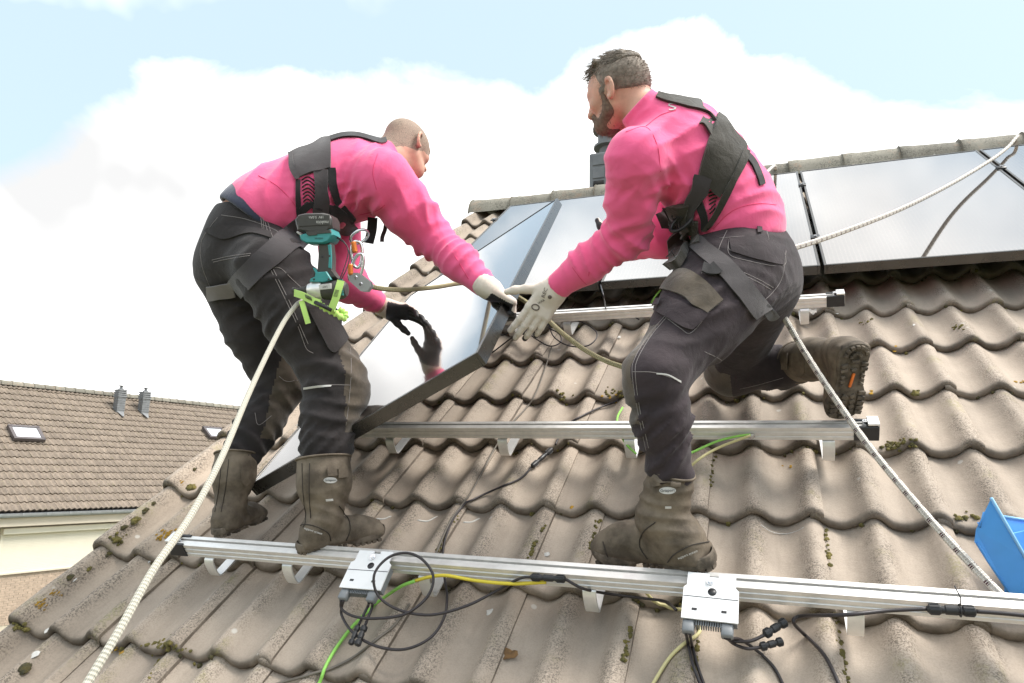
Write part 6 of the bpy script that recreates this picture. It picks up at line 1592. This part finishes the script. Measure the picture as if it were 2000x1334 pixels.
# karabiners and rope grab
MAT['orange_metal'] = mat('orange_screw_gate', (0.75, 0.22, 0.04), 0.35, 0.4)
def karabiner(c, e1, e2, a, b, label, gate):
    k = empty('karabiner', c, label, 'karabiner', None)
    m = MB(); P = [c + e1 * a * math.copysign(abs(math.cos(t)) ** .7, math.cos(t)) * (1 - .18 * math.sin(t)) + e2 * b * math.sin(t) for t in np.linspace(0, 2 * math.pi, 40)]
    m.tube(P, .0052, 8, cap=False); m.build('hook_body', MAT['steel'], k)
    g0, g1 = gate; d = g1 - g0; L_ = np.linalg.norm(d); m = MB(); m.lathe(g0, d, [(.006, 0)] + [(.0078 + (.0008 if i % 2 else 0), L_ * (i + 1) / 14) for i in range(12)] + [(.006, L_)], 12); m.build('screw_gate', MAT['orange_metal'], k, auto=40)
karabiner(at(697, 497, 2.12), cdir(1, .1, .2), cdir(0, 1, 0), .016, .040, 'upper steel karabiner with orange screw gate under the left worker\'s chest', (at(690, 472, 2.105), at(694, 494, 2.105)))
karabiner(at(697, 522, 2.10), cdir(1, -.1, .1), cdir(.25, -1, 0), .018, .042, 'lower steel karabiner holding the rope grab plate', (at(684, 516, 2.09), at(685, 537, 2.09)))
rg = empty('rope_grab', at(710, 550, 2.10), 'steel rope grab with two rivets clamped on the rope', 'rope grab')
m = MB(); gx, gy, gz = cdir(.75, .62, .1), cdir(.62, -.75, 0), cdir(-.1, 0, -1)
for off_ in (-.012, .012):
    c = at(706, 551, 2.105) + gz * off_; pl_ = [(-.034, -.012), (-.026, -.019), (.020, -.021), (.034, -.010), (.034, .010), (.022, .019), (-.022, .017), (-.034, .006)]
    vs = [c + gx * a + gy * b - gz * .0018 for a, b in pl_] + [c + gx * a + gy * b + gz * .0018 for a, b in pl_]; k = len(pl_)
    m.add(vs, [tuple(range(k))[::-1], tuple(range(k, 2 * k))] + [(i, (i + 1) % k, (i + 1) % k + k, i + k) for i in range(k)])
m.build('side_plate', MAT['zinc'], rg, smooth=False)
for a, b in ((-.018, .002), (.006, -.004)): 
    m = MB(); m.lathe(at(706, 551, 2.105) + gx * a + gy * b - gz * .013, gz, [(.006, 0), (.006, .028), (.004, .030), (0, .030)], 12); m.build('rivet', MAT['steel'], rg, auto=40)

# blue storage bin behind the rail
MAT['blue'] = mat('blue_plastic', (0.09, 0.36, 0.85), 0.35, 0, 0.05, 12, spec=0.5)
bn = empty('storage_bin', at(1990, 1160, 1.50), 'blue open plastic storage bin at the right photo edge', 'bin')
BD = 1.50; wv = cdir(.90, -.02, .42) * .22
side = [(1903, 1058), (1906, 1034), (1936, 973), (2003, 1090), (2048, 1092), (2060, 1168), (1970, 1160), (1928, 1098)]
deps = [1.49, 1.49, 1.47, 1.47, 1.45, 1.47, 1.50, 1.50]
S0 = [at(x, y, d) for (x, y), d in zip(side, deps)]; cS = sum(S0) / len(S0); tW = wv / np.linalg.norm(wv) * .0025
m = MB(); k = len(S0)
for base in (np.zeros(3), wv):
    vs = [p + base for p in S0] + [p + base + tW for p in S0]; m.add(vs, [tuple(range(k)), tuple(range(k, 2 * k))[::-1]] + [(i, i + k, (i + 1) % k + k, (i + 1) % k) for i in range(k)])
inn = [p + (cS - p) / np.linalg.norm(cS - p) * .003 for p in S0]
for i in (5, 6, 7): 
    j = (i + 1) % k
    m.add([S0[i], S0[j], S0[j] + wv, S0[i] + wv, inn[i], inn[j], inn[j] + wv, inn[i] + wv], [(0, 3, 2, 1), (4, 5, 6, 7), (0, 1, 5, 4), (2, 3, 7, 6), (1, 2, 6, 5), (0, 4, 7, 3)])
bw = [at(1948, 1007, 1.60), at(2075, 1028, 1.66), at(2080, 1168, 1.60), at(1965, 1160, 1.555)]; bo = np.cross(bw[1] - bw[0], bw[3] - bw[0]); bo *= .003 / np.linalg.norm(bo)
m.add([*bw, *[p_ + bo for p_ in bw]], [(0, 1, 2, 3), (7, 6, 5, 4), (0, 4, 5, 1), (1, 5, 6, 2), (2, 6, 7, 3), (3, 7, 4, 0)])
m.build('bin_body', MAT['blue'], bn, smooth=False)
MAT['rim'] = mat('pale_blue_plastic_edge', (0.25, 0.52, 0.85), 0.4)
for pp in ([S0[2], S0[3], S0[4]], [S0[2] + wv, S0[3] + wv, S0[4] + wv], [bw[0], bw[1]]):
    m = MB(); m.tube(pp, .0036, 8); m.build('rim', MAT['rim'], bn)
m = MB(); sn = np.cross(S0[3] - S0[2], S0[6] - S0[2]); sn /= np.linalg.norm(sn); sn = sn if sn @ (CAMPOS - cS) > 0 else -sn
q0, q1, q2 = S0[0] * .9 + cS * .1, S0[7] * .93 + cS * .07, S0[6] * .95 + cS * .05
m.tube([q0 + sn * .001, q1 + sn * .001, q2 + sn * .001], .0022, 6); m.tube([at(1921, 1000, 1.474) + sn * .001, at(1914, 1030, 1.484) + sn * .001, at(1910, 1020, 1.484) + sn * .001], .0018, 6); m.build('moulded_rib', MAT['blue'], bn)

# moss, lichen, leaf, scrap
def blob(m, c, r, nrm, flat=.65, seed=0, seg=7, rings=4):
    rs = np.random.RandomState(seed); a = np.array([0.3, .8, .1]); e1 = np.cross(nrm, a); e1 /= np.linalg.norm(e1); e2 = np.cross(nrm, e1)
    P = []
    for k in range(seg):
        col = []
        for i in range(rings + 1):
            ph = math.pi / 2 * i / rings; j = r * (1 + rs.uniform(-.22, .22))
            col.append(c + (e1 * math.cos(2 * math.pi * k / seg) + e2 * math.sin(2 * math.pi * k / seg)) * j * math.cos(ph) + nrm * (j * math.sin(ph) * flat - r * .12))
        P.append(col)
    top = c + nrm * r * flat
    for col in P: col[-1] = top
    m.grid(P, closed_u=True)
cush = [(259, 1014, 10), (280, 994, 7), (296, 980, 5), (223, 1052, 9), (209, 1078, 7), (131, 1125, 8), (169, 1109, 6), (45, 1303, 13), (375, 914, 5), (368, 949, 10), (237, 1028, 7), (1672, 829, 11), (1782, 767, 9)]
CL = ['large round moss cushion on the verge roll left of the lowest rail end', 'middle moss cushion of three in a row up the left verge', 'smallest moss cushion, uppermost of three in a row up the verge', 'moss cushion at the lip corner of the verge tile by the window shutter',
      'moss cushion just under the lip corner of the verge tile', 'moss cushion low on the left verge next to yellow lichen', 'small moss cushion on the verge roll above the yellow lichen', 'largest moss cushion in the bottom left corner beside a white spot',
      'tiny moss cushion on the verge behind the left worker\'s rear boot', 'green moss cushion on the tile lip left of the rear boot shaft', 'dark moss cushion beside the white clamp at the lowest rail end', 'yellow moss cushion on a tile lip right of the kneeling boot sole', 'moss clump on a tile lip right of the middle rail end cap']
for i, (x, y, r) in enumerate(cush):
    x += 4; p = lying(x, y + 3, 0); d = pix(p)[2]; rr = r * d / FOC; m = MB()
    blob(m, p, rr, DN, .7, i, 12, 6)
    for k in range(5): blob(m, p + DR * rng.normal(0, rr * .5) + DV * rng.normal(0, rr * .5), rr * .5, DN, .9, i * 7 + k, 8, 4)
    o = m.build('moss_cushion', MAT['moss'] if i % 3 == 0 else MAT['moss_dark'], loc=p)
    tag(o, CL[i], 'moss', 'moss cushions on the tiles')
m = MB(); md = MB()
def strip(a, b, n, r0, r1, mm):
    for k in range(int(n * .7)):
        t = rng.rand(); x = a[0] + (b[0] - a[0]) * t + rng.normal(0, 2.2); y = a[1] + (b[1] - a[1]) * t
        p = lying(x, y, 0); blob(mm, p, rng.uniform(r0, r1), DN, .7, rng.randint(9999), 6, 3)
for a, b, n in (((1172, 1008), (1150, 1075), 34), ((1066, 1015), (1030, 1095), 26), ((1234, 1225), (1215, 1300), 26), ((1632, 1212), (1655, 1334), 42), ((1612, 1030), (1622, 1110), 22), ((1362, 1250), (1356, 1310), 26), ((905, 990), (850, 1080), 24), ((1395, 890), (1384, 960), 16), ((330, 1240), (285, 1334), 22), ((320, 1250), (270, 1265), 14), ((1345, 1165), (1325, 1180), 8)): strip(a, b, n, .0025, .0075, m)
for r in range(-3, 6):
    for k in range(46):
        u = rng.uniform(-1.5, 2.4); f = rng.rand()
        if 0.5 + .5 * math.sin(u * 7 + r * 2.3) + rng.normal(0, .2) < .45: continue
        p = rp(u, r * G - .002 - rng.uniform(0, .006), wave(u % CR) - .014 - rng.uniform(0, .016)); blob(md if rng.rand() < .6 else m, p, rng.uniform(.003, .009), -DV * .8 + DN * .6, .7, rng.randint(9999), 6, 3)
for x, y, n in ((1745, 872, 40), (1770, 866, 25), (1200, 768, 22), (1098, 772, 12), (1690, 1150, 18), (230, 1055, 18), (42, 1225, 30), (318, 1262, 24), (340, 1268, 12), (1880, 1012, 14), (1870, 640, 10), (1690, 632, 10)):
    for k in range(n):
        p = lying(x + rng.normal(0, 9), y + rng.normal(0, 4), 0); blob(m, p + DN * .002, rng.uniform(.003, .008), DN, .8, rng.randint(9999), 6, 3)
tag(m.build('moss', MAT['moss'], loc=rp(0, 0, 0)), 'yellowish green moss tufts in the tile joints and on tile lips', 'moss', None, 'stuff')
tag(md.build('moss', MAT['moss_dark'], loc=rp(0, 0, 0)), 'dark green moss under the tile lips', 'moss', None, 'stuff')
ml, mw_ = MB(), MB()
for x, y, n, s_ in ((70, 1170, 22, 8), (100, 1150, 16, 8), (320, 1035, 20, 8), (305, 1042, 14, 5), (345, 935, 8, 5), (1740, 671, 3, 3), (1107, 984, 3, 2), (1695, 760, 4, 3), (1985, 738, 4, 4), (150, 1060, 5, 5), (218, 1260, 8, 8), (1192, 768, 10, 9), (1530, 905, 4, 6)):
    for k in range(n):
        p = lying(x + 8 + rng.normal(0, s_), y + 8 + rng.normal(0, s_ * .6), 0)
        if (W.T @ (p - OFF))[0] < -1.53: continue
        blob(ml, p + DN * .0005, rng.uniform(.003, .008), DN, .18, rng.randint(9999), 7, 2)
for x, y, r in ((66, 1277, 11), (92, 1231, 6), (1740, 543, 5), (1788, 634, 5), (1208, 658, 6), (144, 1132, 6), (289, 1096, 6), (957, 1195, 8), (1068, 1082, 6), (1635, 607, 3)):
    p = lying(x, y, 0); d = pix(p)[2]; blob(mw_, p + DN * .0005, r * d / FOC, DN, .10, int(x), 9, 2)
for pts in (((735, 1013), (748, 1014), (765, 1008)), ((815, 1016), (835, 1018), (855, 1008)), ((905, 1020), (920, 1020), (938, 1012))):
    mw_.tube([lying(*p_, .0005) for p_ in px_line(pts, 5)], [.001] + [.003] * 9 + [.001], 5)
mw_.tube([lying(*p_, .0003) for p_ in px_line(((1486, 1025), (1505, 1038), (1530, 1043), (1555, 1038), (1570, 1030)), 5)], .0012, 4)
tag(ml.build('lichen', MAT['lichen'], loc=rp(0, 0, 0)), 'yellow and orange lichen crusts on the tiles', 'lichen', None, 'stuff')
tag(mw_.build('white_marks', MAT['white_lichen'], loc=rp(0, 0, 0)), 'white lime spots and scrape marks on the tiles', 'marks', None, 'stuff')
MAT['leaf'] = mat('brown_leaf', (0.16, 0.085, 0.03), 0.8, 0, 0.35, 60, 0.5, 300)
p = lying(995, 1278, .004); m = MB(); P = []
for k in range(14):
    an = 2 * math.pi * k / 14; r = .016 * (1 + .25 * math.sin(3 * an + 1) + .2 * math.sin(7 * an)); P.append([p + (DR * math.cos(an) * 1.15 + DV * math.sin(an)) * r * t + DN * (.004 * math.sin(an * 3) * t * t + .002 * t) for t in (0, .4, .75, 1)])
m.grid(P, closed_u=True); m.grid([[q - DN * .0008 for q in c] for c in P], closed_u=True, flip=True); m.grid([[c[-1], c[-1] - DN * .0008] for c in P], closed_u=True)
tag(m.build('dead_leaf', MAT['leaf'], loc=p), 'curled brown leaf lying in a tile valley near the bottom', 'leaf')
p = onp(1584, 612, -.02); m = MB(); MAT['paper'] = mat('paper_scrap', (0.62, 0.56, 0.50), 0.9, 0, .1, 60)
P = [[p + DR * (.022 * a) + DV * (.018 * b_) + DN * (.007 * math.sin(a * 5 + b_ * 3) + .008) for b_ in np.linspace(-1, 1, 6)] for a in np.linspace(-1, 1, 7)]
m.grid(P); m.grid([[q - DN * .001 for q in r] for r in P], flip=True)
tag(m.build('paper_scrap', MAT['paper'], loc=p), 'crumpled pale scrap beside the hook of the uppermost rail', 'scrap')
